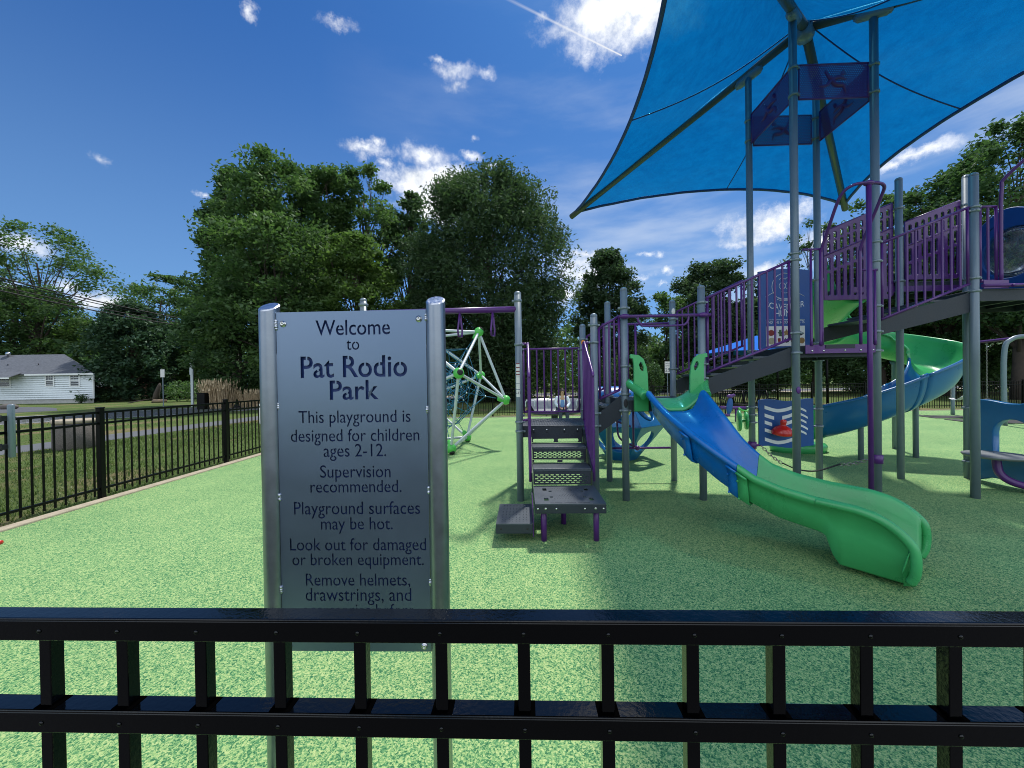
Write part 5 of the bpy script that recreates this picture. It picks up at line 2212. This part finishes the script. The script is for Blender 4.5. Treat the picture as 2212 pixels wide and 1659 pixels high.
# ------------------------------------------------------------------ trees and plants
def leaf_mesh(name, C, size, rng, aspect=.55, up_bias=.5, droop=0.0):
    """many small rhombic leaves at points C (n x 3)"""
    n = len(C)
    nrm = rng.normal(size=(n, 3))
    nrm[:, 2] += up_bias * np.sign(nrm[:, 2])
    nrm /= np.linalg.norm(nrm, axis=1)[:, None]
    t = rng.normal(size=(n, 3))
    t[:, 2] -= droop
    t -= nrm * (t * nrm).sum(1)[:, None]
    t /= np.linalg.norm(t, axis=1)[:, None]
    b = np.cross(nrm, t)
    L = size * rng.uniform(.6, 1.35, n)[:, None]
    W = L * aspect
    fold = nrm * L * .12
    V = np.empty((n, 4, 3))
    V[:, 0] = C - t * L * .5
    V[:, 1] = C + b * W * .5 + fold
    V[:, 2] = C + t * L * .5
    V[:, 3] = C - b * W * .5 + fold
    me = bpy.data.meshes.new(name)
    me.vertices.add(n * 4)
    me.vertices.foreach_set('co', V.reshape(-1))
    me.loops.add(n * 4)
    me.loops.foreach_set('vertex_index', np.arange(n * 4, dtype=np.int32))
    me.polygons.add(n)
    me.polygons.foreach_set('loop_start', np.arange(0, n * 4, 4, dtype=np.int32))
    me.polygons.foreach_set('loop_total', np.full(n, 4, dtype=np.int32))
    me.update(calc_edges=True)
    return me


def tree(label, cat, base, H, rad, z0, mat, seed, shape='round', clumps=90, per=130, leaf=.34, group=None, name='broadleaf_tree', trunk_r=None, open_=.25, droop=0.0, lean=(0, 0), clump_k=1.0, aspect=.55, ragged=1.0):
    per, leaf = int(per * 1.5), leaf * .82
    rng = np.random.default_rng(seed)
    t = thing(name, label, cat, base, 0, group)
    hc = H - z0
    ang = rng.uniform(0, 2 * PI, clumps)
    h = rng.uniform(0, 1, clumps)
    if shape == 'round':
        prof = lambda q: np.sqrt(np.clip(1 - (2 * q - 1) ** 2, 0, 1)) ** .75
    elif shape == 'oval':
        prof = lambda q: np.sqrt(np.clip(1 - (2 * q - .85) ** 2 / 1.35, 0, 1)) * (1 - .25 * q)
    elif shape == 'cone':
        prof = lambda q: np.clip(1 - q, .03, 1) ** .75 * np.clip(q * 9 + .5, 0, 1)
    elif shape == 'vase':
        prof = lambda q: np.clip(.28 + q * .95, 0, 1) * np.sqrt(np.clip(1.04 - np.clip((q - .6) / .42, 0, 1) ** 2, 0, 1))
    else:
        prof = lambda q: np.clip(.75 + .25 * np.sin(q * 5), 0, 1) * np.clip((1.02 - q) * 4, 0, 1) ** .6
    lob = 1 + .16 * np.sin(ang * 3 + rng.uniform(0, 6) + h * 4) + .10 * np.sin(ang * 5 + rng.uniform(0, 6) - h * 7)
    rf = np.sqrt(rng.uniform(open_, 1, clumps))
    lob = 1 + (lob - 1) * ragged
    rr = rad * prof(h) * rf * lob * .93
    C = np.stack([rr * np.cos(ang) + lean[0] * h, rr * np.sin(ang) + lean[1] * h, z0 + hc * h * .97], 1)
    cr = rad * rng.uniform(.13, .25, clumps) * clump_k * (.65 + .5 * prof(h))
    k = rng.poisson(per, clumps)
    idx = np.repeat(np.arange(clumps), k)
    n = len(idx)
    g = rng.normal(size=(n, 3))
    g /= np.linalg.norm(g, axis=1)[:, None]
    g *= (rng.uniform(0, 1, n) ** .45)[:, None]
    g *= 1 + .3 * np.sin(idx[:, None] * 1.7 + g * 5)
    P = C[idx] + g * cr[idx][:, None] * np.array([1.15, 1.15, .72])
    # stray twigs
    P += rng.normal(size=P.shape) * leaf * .35
    P[:, 2] = np.maximum(P[:, 2], .15)
    link('crown', leaf_mesh('crown', P, leaf, rng, aspect, .5, droop), mat, t)
    tr = trunk_r or H * .018
    mb = MB()
    top = z0 + hc * (.72 if shape != 'cone' else .96)
    pts, rs_ = [], []
    for i in range(8):
        s = i / 7
        pts.append((lean[0] * s * .6 + rng.normal() * tr * .5 * s, lean[1] * s * .6 + rng.normal() * tr * .5 * s, -.2 + (top + .2) * s))
        rs_.append(tr * (1.25 if i == 0 else 1) * (1 - .82 * s))
    mb.tube(pts, rs_, 10)
    order = rng.permutation(clumps)[:min(clumps, 46)]
    for i in order:
        c = Vector(C[i])
        s = float(np.clip((c.z * rng.uniform(.45, .75)) / (top + .2), .12, .92))
        j = min(int(s * 7), 6)
        a = Vector(pts[j]).lerp(Vector(pts[j + 1]), s * 7 - j)
        r0 = tr * (1 - .82 * s) * rng.uniform(.3, .5)
        mid = a.lerp(c, .5) + Vector((0, 0, (c - a).length * .10)) + Vector(np.clip(rng.normal(size=3), -1, 1)) * (c - a).length * .06
        mb.tube(catmull([a, mid, c], 4), list(np.linspace(r0, r0 * .15, 9)), 5, cap=False)
        for q in range(2):
            e = c + Vector(np.clip(rng.normal(size=3), -1, 1)) * float(cr[i]) * .6
            mb.tube([mid.lerp(c, .5), e], [r0 * .3, r0 * .06], 4, cap=False)
    mb.build('trunk', BARK, t)
    return t


def ptree(label, px, Y, top, hw, bot, mat, seed, cat='tree', **kw):
    """tree given by its photographed centre column, crown top row, half width, crown bottom row, at distance Y"""
    c = at(px, 822, Y)
    H = at(px, top, Y).z
    z0 = max(at(px, bot, Y).z, .4)
    rad = hw / FPX * Y
    return tree(label, cat, (c.x, Y, 0), H, rad, z0, mat, seed, **kw)


G_MID = 'trees behind the welcome sign'
ptree('tallest full green tree rising above the sign with broad layered crown', 608, 33, 346, 128, 720, LEAF_MID, 1, shape='round', clumps=150, per=125, leaf=.42, group=G_MID, open_=.15)
ptree('leafy tree with ragged dark edge against open blue sky beside the tallest green tree', 508, 35, 362, 66, 640, LEAF_DARK, 2, shape='col', clumps=90, per=110, leaf=.42, group=G_MID)
ptree('ragged mid-height tree filling the skyline just right of the tallest green tree', 705, 36, 360, 80, 640, LEAF_MID, 30, shape='round', clumps=100, per=110, leaf=.42, group=G_MID, open_=.2)
ptree('airy tall tree with sky showing through, between the tallest green tree and the white cloud', 795, 38, 358, 80, 640, LEAF_MID, 3, shape='round', clumps=85, per=100, leaf=.42, group=G_MID, open_=.3)
ptree('narrow dark tree crown under the white cloud, next to the round oak', 890, 40, 412, 60, 700, LEAF_DARK, 4, shape='oval', clumps=80, per=110, leaf=.42, group=G_MID)
ptree('lower mid-green maple in front of the tall trees, above the left sign post', 600, 28, 478, 150, 800, LEAF_MID, 5, shape='round', clumps=150, per=120, leaf=.36, group=G_MID, open_=.25)
ptree('fresh green maple with sunlit leaf tips, directly behind the sign panel', 770, 29, 500, 108, 800, LEAF_BRIGHT, 6, shape='oval', clumps=130, per=100, leaf=.36, group=G_MID, open_=.2)
ptree('dark low tree filling the gap under the maples beside the tan ornamental grass', 520, 30, 610, 95, 868, LEAF_DARK, 7, shape='round', clumps=110, per=120, leaf=.36, group=G_MID)
ptree('big round dense oak with fine dark foliage behind the steps', 1060, 31, 372, 180, 862, LEAF_OAK, 8, shape='round', clumps=460, per=165, leaf=.36, ragged=.3, clump_k=.95, group=G_MID, open_=.25, trunk_r=.45, droop=.7, aspect=.40)
ptree('shadowy undergrowth tree below the round oak', 935, 34, 640, 110, 868, LEAF_DARK, 9, shape='round', clumps=120, per=120, leaf=.38, group=G_MID)
ptree('dark low tree behind the net climber', 1090, 36, 690, 120, 868, LEAF_DARK, 29, shape='round', clumps=120, per=120, leaf=.38, group=G_MID)

G_R = 'trees behind the play structure'
ptree('pointed tree standing against white cloud behind the lower deck', 1320, 38, 532, 86, 850, LEAF_OAK, 10, shape='oval', clumps=190, per=125, leaf=.40, group=G_R, open_=.1, ragged=.6)
ptree('rounded tree seen above the stair rail to the tower', 1545, 40, 565, 88, 800, LEAF_OAK, 11, shape='round', clumps=150, per=125, leaf=.42, group=G_R)
ptree('low hazy tree between the pointed tree and the rounded one', 1440, 46, 632, 75, 850, LEAF_MID, 12, shape='round', clumps=90, per=110, leaf=.45, group=G_R)
ptree('thin half-bare tree showing between the tower posts', 1762, 36, 470, 62, 790, LEAF_DARK, 13, shape='vase', clumps=50, per=60, leaf=.34, group=G_R, open_=.3)
ptree('yellow-green tree behind the sloping upper stairs', 1905, 33, 425, 100, 780, LEAF_MID, 14, shape='round', clumps=110, per=110, leaf=.38, group=G_R)
ptree('tall dark tree behind the round-capped upper posts', 2050, 28, 372, 105, 760, LEAF_DARK, 15, shape='round', clumps=130, per=120, leaf=.36, group=G_R)
ptree('tallest tree at the outer end, rising past the bubble window', 2200, 23, 255, 135, 720, LEAF_DARK, 16, shape='round', clumps=150, per=120, leaf=.32, group=G_R)
ptree('large dark tree beyond the swing frame', 2420, 24, 300, 190, 790, LEAF_DARK, 17, shape='round', clumps=120, per=110, leaf=.4, group=G_R)
ptree('broad shaded tree behind the bench and far fence', 1650, 38, 650, 130, 850, LEAF_DARK, 18, shape='round', clumps=130, per=120, leaf=.42, group=G_R)
ptree('broad shaded tree behind the spiral slide', 1900, 36, 600, 150, 850, LEAF_DARK, 19, shape='round', clumps=140, per=120, leaf=.42, group=G_R)
ptree('broad shaded tree behind the swings', 2120, 33, 560, 150, 850, LEAF_DARK, 20, shape='round', clumps=140, per=120, leaf=.42, group=G_R)

G_L = 'trees beyond the road'
ptree('tall sparse tree with long bare boughs rising over the white house', 85, 60, 488, 150, 775, LEAF_MID, 21, shape='vase', clumps=85, per=80, leaf=.62, group=G_L, open_=.12, clump_k=.8)
ptree('twin-topped tree with airy crown behind the power lines', 350, 56, 592, 86, 800, LEAF_MID, 22, shape='round', clumps=75, per=85, leaf=.58, group=G_L, open_=.25)
ptree('dark layered evergreen beside the white house', 285, 44, 655, 92, 880, LEAF_BLUE, 23, shape='oval', clumps=150, per=110, leaf=.46, group=G_L, name='evergreen_tree', open_=.1)
ptree('bright yellow-green tree glowing between the house and the evergreen', 195, 64, 698, 70, 850, LEAF_BRIGHT, 24, shape='round', clumps=80, per=100, leaf=.6, group=G_L)
ptree('dense green tree mass directly behind the house roof', 40, 62, 622, 130, 850, LEAF_MID, 25, shape='round', clumps=140, per=110, leaf=.6, group=G_L)
ptree('sunny light green tree behind the tan ornamental grass', 445, 50, 650, 60, 850, LEAF_BRIGHT, 26, shape='oval', clumps=80, per=100, leaf=.5, group=G_L)
ptree('low green tree behind the fallen stump', 390, 52, 700, 75, 870, LEAF_MID, 27, shape='round', clumps=90, per=110, leaf=.5, group=G_L)
ptree('reddish-twigged open tree cut off by the photo edge above the roof', -40, 58, 500, 110, 820, LEAF_DARK, 28, shape='vase', clumps=55, per=60, leaf=.55, group=G_L)


def shrub(label, px, Y, top, hw, mat, seed, leaf=.16, n=1500, group=None, name='shrub'):
    c = at(px, 822, Y)
    H = at(px, top, Y).z
    rad = hw / FPX * Y
    rng = np.random.default_rng(seed)
    t = thing(name, label, 'shrub', (c.x, Y, 0), 0, group)
    g = rng.normal(size=(n, 3))
    g /= np.linalg.norm(g, axis=1)[:, None]
    g *= (rng.uniform(.2, 1, n) ** .5)[:, None]
    lum = 1 + .22 * np.sin(g[:, :1] * 5 + seed) * np.cos(g[:, 1:2] * 4 + seed)
    P = g * np.array([rad, rad, H * .52]) * lum + np.array([0, 0, H * .52])
    P[:, 2] = np.maximum(P[:, 2], .03)
    link('foliage', leaf_mesh('foliage', P, leaf, rng), mat, t)
    mb = MB()
    for k in range(7):
        a = rng.uniform(0, 6.28)
        mb.tube([(0, 0, -.1), (rad * .3 * math.cos(a), rad * .3 * math.sin(a), H * .4), (rad * .6 * math.cos(a), rad * .6 * math.sin(a), H * .8)], [.03, .02, .006], 5)
    mb.build('stems', BARK, t)


G_S = 'shrubs beyond the far fence'
for i, (lab, px, Y, top, hw, mat) in enumerate([
        ('sunlit yellow-green shrub just outside the post with the stickers', 1135, 27, 752, 32, LEAF_BRIGHT),
        ('pale green shrub behind the person on the spinner', 1205, 28, 762, 36, LEAF_BRIGHT),
        ('mid green shrub between the spinner and the purple step rail', 1262, 29, 742, 34, LEAF_MID),
        ('dark shrub behind the net climber at the far road', 1020, 29, 775, 46, LEAF_DARK),
        ('dark clipped shrub next to the speed limit sign', 1410, 32, 785, 26, LEAF_DARK),
        ('shady shrub behind the short link stairs', 1330, 31, 770, 36, LEAF_DARK),
        ('low shrub behind the bench, left of the tower foot', 1500, 33, 780, 40, LEAF_DARK)]):
    shrub(lab, px, Y, top, hw, mat, 60 + i, .20, 1500, G_S)
shrub('small clipped shrub at the foot of the white house wall', 174, 39.2, 852, 11, LEAF_DARK, 80, .12, 700, name='foundation_shrub')
shrub('spreading green shrub beside the fallen stump across the road', 410, 40, 822, 46, LEAF_MID, 81, .25, 1500)
shrub('dark shrub beside the little board fence of the house', 225, 42, 842, 26, LEAF_DARK, 82, .22, 900)


# far woods that read as one mass
rng = np.random.default_rng(77)
n = 60000
u = rng.uniform(-1, 1, n)
X = u * 150
hmax = 9.5 + 2.2 * np.sin(X * .21) + 1.4 * np.sin(X * .53 + 1)
Z = hmax * rng.uniform(0, 1, n) ** .85
Yw = 72 + 9 * rng.uniform(-1, 1, n) - np.abs(u) * 10
P = np.stack([X, Yw, Z], 1)
tag(link('woods', leaf_mesh('woods', P, .95, rng, .7), LEAF_DARK), 'far dark woodland closing the view behind everything', 'woods', None, 'stuff')

# grass blades on the strip of lawn beyond the side fence, and outside the far fence
n = 42000
gx = np.concatenate([rng.uniform(-12, -5.8, n), rng.uniform(-24, -14, 9000)])
gy = np.concatenate([3.2 + 14 * rng.uniform(0, 1, n) ** 1.2, rng.uniform(8, 26, 9000)])
keep = np.abs(gx - np.interp(gy, [6, 10, 15, 22, 30], [-13.2, -12.9, -12.5, -11.5, -7])) > .95
gx, gy = gx[keep], gy[keep]
dry = np.sin(gx * 1.3 + gy * .45) + np.sin(gx * .5 - gy * .9 + 1)
sel = rng.uniform(0, 1, len(gx)) > np.clip(dry * .45, 0, .85)
gx, gy = gx[sel], gy[sel]
m = len(gx)
hh = rng.uniform(.03, .085, m)
aa = rng.uniform(0, 2 * PI, m)
ww = rng.uniform(.004, .009, m)
ln = rng.normal(0, .025, (m, 2))
V = np.empty((m, 3, 3))
V[:, 0] = np.stack([gx - ww * np.cos(aa), gy - ww * np.sin(aa), np.full(m, -.03)], 1)
V[:, 1] = np.stack([gx + ww * np.cos(aa), gy + ww * np.sin(aa), np.full(m, -.03)], 1)
V[:, 2] = np.stack([gx + ln[:, 0], gy + ln[:, 1], hh - .03], 1)
me = bpy.data.meshes.new('grass')
me.vertices.add(m * 3)
me.vertices.foreach_set('co', V.reshape(-1))
me.loops.add(m * 3)
me.loops.foreach_set('vertex_index', np.arange(m * 3, dtype=np.int32))
me.polygons.add(m)
me.polygons.foreach_set('loop_start', np.arange(0, m * 3, 3, dtype=np.int32))
me.polygons.foreach_set('loop_total', np.full(m, 3, dtype=np.int32))
me.update(calc_edges=True)
tag(link('grass', me, GRASSM), 'short grass blades on the roadside lawn', 'grass', None, 'stuff')


def ornamental_grass(label, px, Y, top, hw, seed, n):
    c = at(px, 822, Y)
    H = at(px, top, Y).z
    rad = hw / FPX * Y
    rg = random.Random(seed)
    mb = MB()
    for k in range(n):
        a, r = rg.uniform(0, 2 * PI), rad * math.sqrt(rg.random()) * .75
        x, y = r * math.cos(a), r * math.sin(a)
        h = H * rg.uniform(.65, 1.03)
        lx, ly = x * 1.3 + rg.gauss(0, .12), y * 1.3 + rg.gauss(0, .12)
        mb.tube([(x, y, -.05), (x * .4 + lx * .6, y * .4 + ly * .6, h * .6), (lx, ly, h)], [.02, .016, .01], 3, cap=False)
        if rg.random() < .5:
            mb.tube([(lx, ly, h * .93), (lx + rg.gauss(0, .03), ly, h * 1.06)], [.035, .006], 4, cap=False)
    o = mb.build('ornamental_grass', DRYG)
    o.location = (c.x, Y, 0)
    tag(o, label, 'ornamental grass')


ornamental_grass('tall tan clump of dry ornamental grass beyond the black side fence', 472, 27, 822, 34, 3, 520)
ornamental_grass('shorter dry grass clump beside the sign post, next to the tan one', 545, 28, 842, 30, 4, 260)


# ------------------------------------------------------------------ house and roadside
def house():
    Y0 = 40.0
    xr = at(202, 835, Y0).x
    xl = xr - 19.0
    t = thing('house', 'single-storey white clapboard house with grey hip roof across the road', 'house', (xr, Y0, 0))
    W_ = 19.0
    zf, ze = .42, 3.05
    mb = MB()
    mb.box(-W_ + .05, -.05, .05, 8.0, -.2, zf)
    mb.build('foundation', FOUND, t)
    # lapped siding: saw-tooth courses
    nlap = 12
    sd = MB()
    def lap_wall(p0, p1, nrm):
        p0, p1, nrm = Vector(p0), Vector(p1), Vector(nrm)
        rows = []
        for k in range(nlap):
            z0, z1 = zf + (ze - zf) * k / nlap, zf + (ze - zf) * (k + 1) / nlap
            rows.append([p0 + nrm * .055 + Vector((0, 0, z0)), p1 + nrm * .055 + Vector((0, 0, z0))])
            rows.append([p0 + Vector((0, 0, z1 - .05)), p1 + Vector((0, 0, z1 - .05))])
            rows.append([p0 - nrm * .10 + Vector((0, 0, z1 - .05)), p1 - nrm * .10 + Vector((0, 0, z1 - .05))])
            rows.append([p0 - nrm * .10 + Vector((0, 0, z1)), p1 - nrm * .10 + Vector((0, 0, z1))])
        sd.grid(rows, smooth=False)
    lap_wall((-W_, 0, 0), (0, 0, 0), (0, -1, 0))
    lap_wall((0, 0, 0), (0, 8.1, 0), (1, 0, 0))
    lap_wall((0, 8.1, 0), (-W_, 8.1, 0), (0, 1, 0))
    lap_wall((-W_, 8.1, 0), (-W_, 0, 0), (-1, 0, 0))
    wall = sd.build('wall', SIDING, t)
    cb = MB()
    cb.box(-.07, .045, -.045, .07, zf, ze)
    cb.build('corner_board', TRIMW, wall)
    # roof: hip end
    ov, zr = .35, 5.42
    e = [(-W_ - ov, -ov, ze), (ov, -ov, ze), (ov, 8.1 + ov, ze), (-W_ - ov, 8.1 + ov, ze)]
    r0, r1 = (-W_ - ov, 4.05, zr), (-3.6, 4.05, zr)
    rf = MB()
    rf.add(e + [r0, r1], [(0, 1, 5, 4), (1, 2, 5), (2, 3, 4, 5), (3, 0, 4)])
    roof = rf.build('roof', SHINGLE, t)
    md = roof.modifiers.new('wall', 'SOLIDIFY')
    md.thickness = .06
    # porch roof that drops lower on the left
    pr_ = MB()
    xk = at(60, 835, Y0).x - xr
    pr_.add([(-W_ - ov, -1.5, 2.72), (xk, -1.5, 2.72), (xk - .1, .9, 3.58), (-W_ - ov, .9, 3.58)], [(0, 1, 2, 3)])
    po = pr_.build('porch_roof', SHINGLE, t)
    md = po.modifiers.new('wall', 'SOLIDIFY')
    md.thickness = .05
    f = MB()
    f.box(xk + .12, ov + .02, -ov - .03, -ov - .003, ze - .17, ze - .0)
    f.box(-W_ - ov, xk + .02, -1.53, -1.503, 2.55, 2.70)
    f.box(ov + .003, ov + .03, -ov, 8.1 + ov, ze - .17, ze)
    f.build('gutter', TRIMW, roof)
    v = MB()
    v.lathe([(.16, 0), (.16, .22), (.34, .24), (.36, .36), (.26, .50), (.05, .56)], 18, Matrix.Translation((at(71, 762, 43).x - xr, 3.6, 5.2)))
    v.build('roof_ventilator', BOLT, roof)
    for px, py in ((45, 783), (111, 787), (3, 770)):
        q = at(px, py, 41.6)
        v = MB()
        v.lathe([(.06, -.3), (.06, .30)], 10, Matrix.Translation((q.x - xr, 1.6, 3.95 if py > 775 else 4.4)))
        v.build('vent_pipe', BLACKM, roof)
    for (x0, x1, y0, y1) in ((101, 115.5, 811, 833), (154, 171, 811, 833), (-4, 22, 812, 835)):
        a, b = at(x0, y1, Y0), at(x1, y0, Y0)
        X0, X1, Z0, Z1 = a.x - xr, b.x - xr, a.z, b.z
        w = MB()
        w.box(X0 - .12, X1 + .12, -.075, -.035, Z0 - .12, Z0)
        w.box(X0 - .12, X1 + .12, -.075, -.035, Z1, Z1 + .12)
        w.box(X0 - .12, X0, -.075, -.035, Z0, Z1)
        w.box(X1, X1 + .12, -.075, -.035, Z0, Z1)
        w.box(X0, X1, -.065, -.04, (Z0 + Z1) / 2 - .03, (Z0 + Z1) / 2 + .03)
        fr = w.build('window', TRIMW, t)
        p = MB()
        p.box(X0, X1, -.042, -.036, Z0, Z1)
        p.build('pane', GLASSD, fr)
        br = MB()
        for k in (1, 2):
            x = X0 + (X1 - X0) * k / 3
            br.box(x - .012, x + .012, -.048, -.043, (Z0 + Z1) / 2 + .03, Z1)
        zz = (Z0 + Z1 * 3) / 4
        br.box(X0, X1, -.052, -.0485, zz - .012, zz + .012)
        br.build('muntin', TRIMW, fr)
    # the end wall runs back in line with the street corner
    for o in t.children_recursive:
        for v in o.data.vertices:
            v.co.x -= 1.08 * max(v.co.y - .3, 0)


house()

# little shed and board fence behind the house
c = at(218, 852, 50)
sh = thing('garden_shed', 'low red-brown shed with white gable trim beyond the white house', 'shed', (c.x, 50, 0))
mb = MB()
mb.box(-1.6, 1.6, 0, 3, 0, 1.7)
mb.build('wall', FENCEW, sh)
mb = MB()
mb.add([(-1.9, -.2, 1.65), (1.9, -.2, 1.65), (1.9, 3.2, 1.65), (-1.9, 3.2, 1.65), (0, -.2, 2.75), (0, 3.2, 2.75)], [(0, 1, 4), (1, 2, 5, 4), (2, 3, 5), (3, 0, 4, 5)])
mb.build('roof', TRIMW, sh)
c = at(215, 866, 43.5)
bf = thing('board_fence', 'short brown upright-board fence at the corner of the white house', 'fence', (c.x, 43.5, 0))
mb = MB()
for k in range(14):
    mb.box(-1.2 + k * .17, -1.05 + k * .17, 0, .02, 0, 1.15 + .04 * (k % 3))
mb.build('board_panel', FENCEW, bf)
mb = MB()
for z in (.3, .9):
    mb.box(-1.25, 1.3, .022, .07, z, z + .08)
mb.build('fence_rail', FENCEW, bf)

# house tucked among the trees
c = at(373, 872, 58)
h2 = thing('house', 'brown-roofed house mostly hidden among trees beyond the stump', 'house', (c.x, 58, 0))
mb = MB()
mb.box(-4.5, 4.5, 0, 7, 0, 2.6)
mb.build('wall', FENCEW, h2)
mb = MB()
mb.add([(-5, -.5, 2.5), (5, -.5, 2.5), (5, 7.5, 2.5), (-5, 7.5, 2.5), (-3.5, 3.5, 4.6), (3.5, 3.5, 4.6)], [(0, 1, 5, 4), (1, 2, 5), (2, 3, 4, 5), (3, 0, 4)])
mb.build('roof', pm('brown_shingles', (.09, .065, .055), .9, 0, .3, 4), h2)

# concrete planter
pl = thing('concrete_planter', 'round speckled concrete litter bin standing on the lawn behind the side fence', 'litter bin', (-11.42, 10.05, -.03))
mb = MB()
mb.lathe([(.40, 0), (.42, .03), (.42, .66), (.41, .665)], 32)
mb.build('drum', AGG, pl)
mb = MB()
mb.lathe([(.41, .667), (.435, .675), (.435, .745), (.42, .76), (.20, .77), (.19, .70), (.02, .68)], 32)
mb.build('lid_ring', CONC, pl)

# road signs and poles
def sign_post(label, px, Y, y_base, y_top, plate_px, txt, name='road_sign', facing=0.0):
    c = at(px, 822, Y)
    H = at(px, y_top, Y).z
    t = thing(name, label, 'road sign', (c.x, Y, 0), facing)
    mb = MB()
    mb.box(-.03, .03, -.02, .02, -.1, H, .003)
    mb.build('pole', POST, t)
    k = Y / FPX
    w, h = plate_px[0] * k, plate_px[1] * k
    p = MB()
    p.box(-w / 2, w / 2, -.035, -.022, H - h, H, .004)
    p_ = p.build('sign_plate', STICK, t)
    for tx, fy, fw_ in txt:
        me = text_mesh(tx, 1.0, 'CENTER')
        xs = [v.co.x for v in me.vertices]
        kk = fw_ * w / (max(xs) - min(xs))
        me.transform(Matrix.Translation((0, -.0375, H - h + fy * h)) @ Matrix.Rotation(R(90), 4, 'X') @ Matrix.Scale(kk, 4))
        link('lettering', me, C_DRK, p_)


sign_post('white speed limit sign reading 25 on a thin pole before dark trees', 1442, 30, 862, 781, (12, 25), [('SPEED', .78, .8), ('LIMIT', .58, .75), ('25', .10, .85)])
sign_post('small weathered sign on a thin grey pole across the road', 352, 30, 890, 798, (9, 17), [], name='road_sign')
# tall pale post
c = at(415, 822, 29)
t = thing('utility_post', 'slender pale post with a wider top sleeve beside the road', 'post', (c.x, 29, 0))
mb = MB()
mb.box(-.09, .09, -.05, .05, -.1, 2.4, .01)
mb.build('shaft', BARWHITE, t)
mb = MB()
mb.box(-.14, .10, -.06, .06, 2.4, 3.62, .01)
mb.build('sleeve', BARWHITE, t)
# dark roadside cabinet
c = at(438, 822, 26)
t = thing('utility_cabinet', 'squat black roadside box next to the tan ornamental grass', 'cabinet', (c.x, 26, 0))
mb = MB()
mb.box(-.27, .27, -.22, .22, -.05, 1.02, .03)
mb.build('housing', BLACKM, t)
mb = MB()
mb.box(-.29, .29, -.24, .24, 1.022, 1.08, .02)
mb.build('lid', BLACKM, t)
# white roadside stake beside the sign post
c = at(560, 822, 15.6)
mb = MB()
mb.box(-.05, .05, -.015, .015, -.05, .82, .004)
o = mb.build('marker_stake', STICK)
o.location = (c.x, 15.6, -.03)
tag(o, 'flat white marker stake on the lawn right beside the sign post', 'marker')

# fallen stump and logs across the road
c = at(334, 822, 38)
t = thing('tree_stump', 'broken dark tree stump leaning across the road', 'stump', (c.x, 38, 0))
mb = MB()
mb.tube([(0, 0, -.1), (.15, 0, .8), (.35, .1, 1.6), (.42, .1, 1.9)], [.30, .24, .17, .05], 9)
mb.build('bole', BARK, t)
for k, (x, lab) in enumerate(((1.0, 'cut log with pale sawn face lying beside the stump'), (-.9, 'grey fallen branch lying in the grass before the stump'))):
    mb = MB()
    if k == 0:
        mb.lathe([(.15, -.6), (.15, .6)], 14, Matrix.Rotation(R(90), 4, 'Y'))
    else:
        mb.tube([(-1.2, 0, -.15), (-.3, .1, .05), (1.1, 0, .25)], [.05, .06, .03], 7)
    o = mb.build('log', WOODC if k == 0 else BARK)
    o.location = (c.x + x, 37.4, .16 if k == 0 else .12)
    tag(o, lab, 'log')
c = at(18, 822, 30)
mb = MB()
mb.ball((0, 0, .2), .42, 9, (1.5, .9, .6))
o = mb.build('boulder', AGG)
o.location = (c.x, 30, -.05)
tag(o, 'low dark boulder at the edge of the house lawn', 'boulder')

# power lines
for i, (y0, ym, y1, lab) in enumerate(((598, 632, 716, 'uppermost thick black power cable crossing the sky over the white house'), (604, 637, 720, 'thin power cable just under the uppermost cable'),
                                       (617, 652, 722, 'upper of the two lower power cables'), (627, 660, 725, 'lowest power cable, nearest the house roof'))):
    a, m_, b = at(-30, y0 - 6, 24), at(146, ym, 29), at(600, y1, 46)
    mb = MB()
    q = [a.lerp(b, s) for s in np.linspace(0, 1, 25)]
    for p, s in zip(q, np.linspace(0, 1, 25)):
        p.z -= .55 * 4 * s * (1 - s)
    mb.tube(q, [.048, .032, .036, .048][i], 6)
    tag(mb.build('power_cable', RUBBERB), lab, 'cable', 'power cables along the road')

# red knob at the edge of the view
p = at(-2, 1172, 3.7)
t = thing('toy_paddle', 'red rounded handle tip poking in low over the rubber', 'toy', (p.x, 3.7, 0))
mb = MB()
mb.lathe([(.004, -.05), (.020, -.045), (.022, 0), (.020, .03), (.004, .034)], 12, Matrix.Translation((-.01, 0, p.z)) @ Matrix.Rotation(R(90), 4, 'Y'))
mb.build('handle', RED, t)
mb = MB()
mb.tube([(-.05, 0, p.z), (-.12, .02, .05), (-.14, .02, 0)], .016, 8)
mb.build('shaft', RED, t)
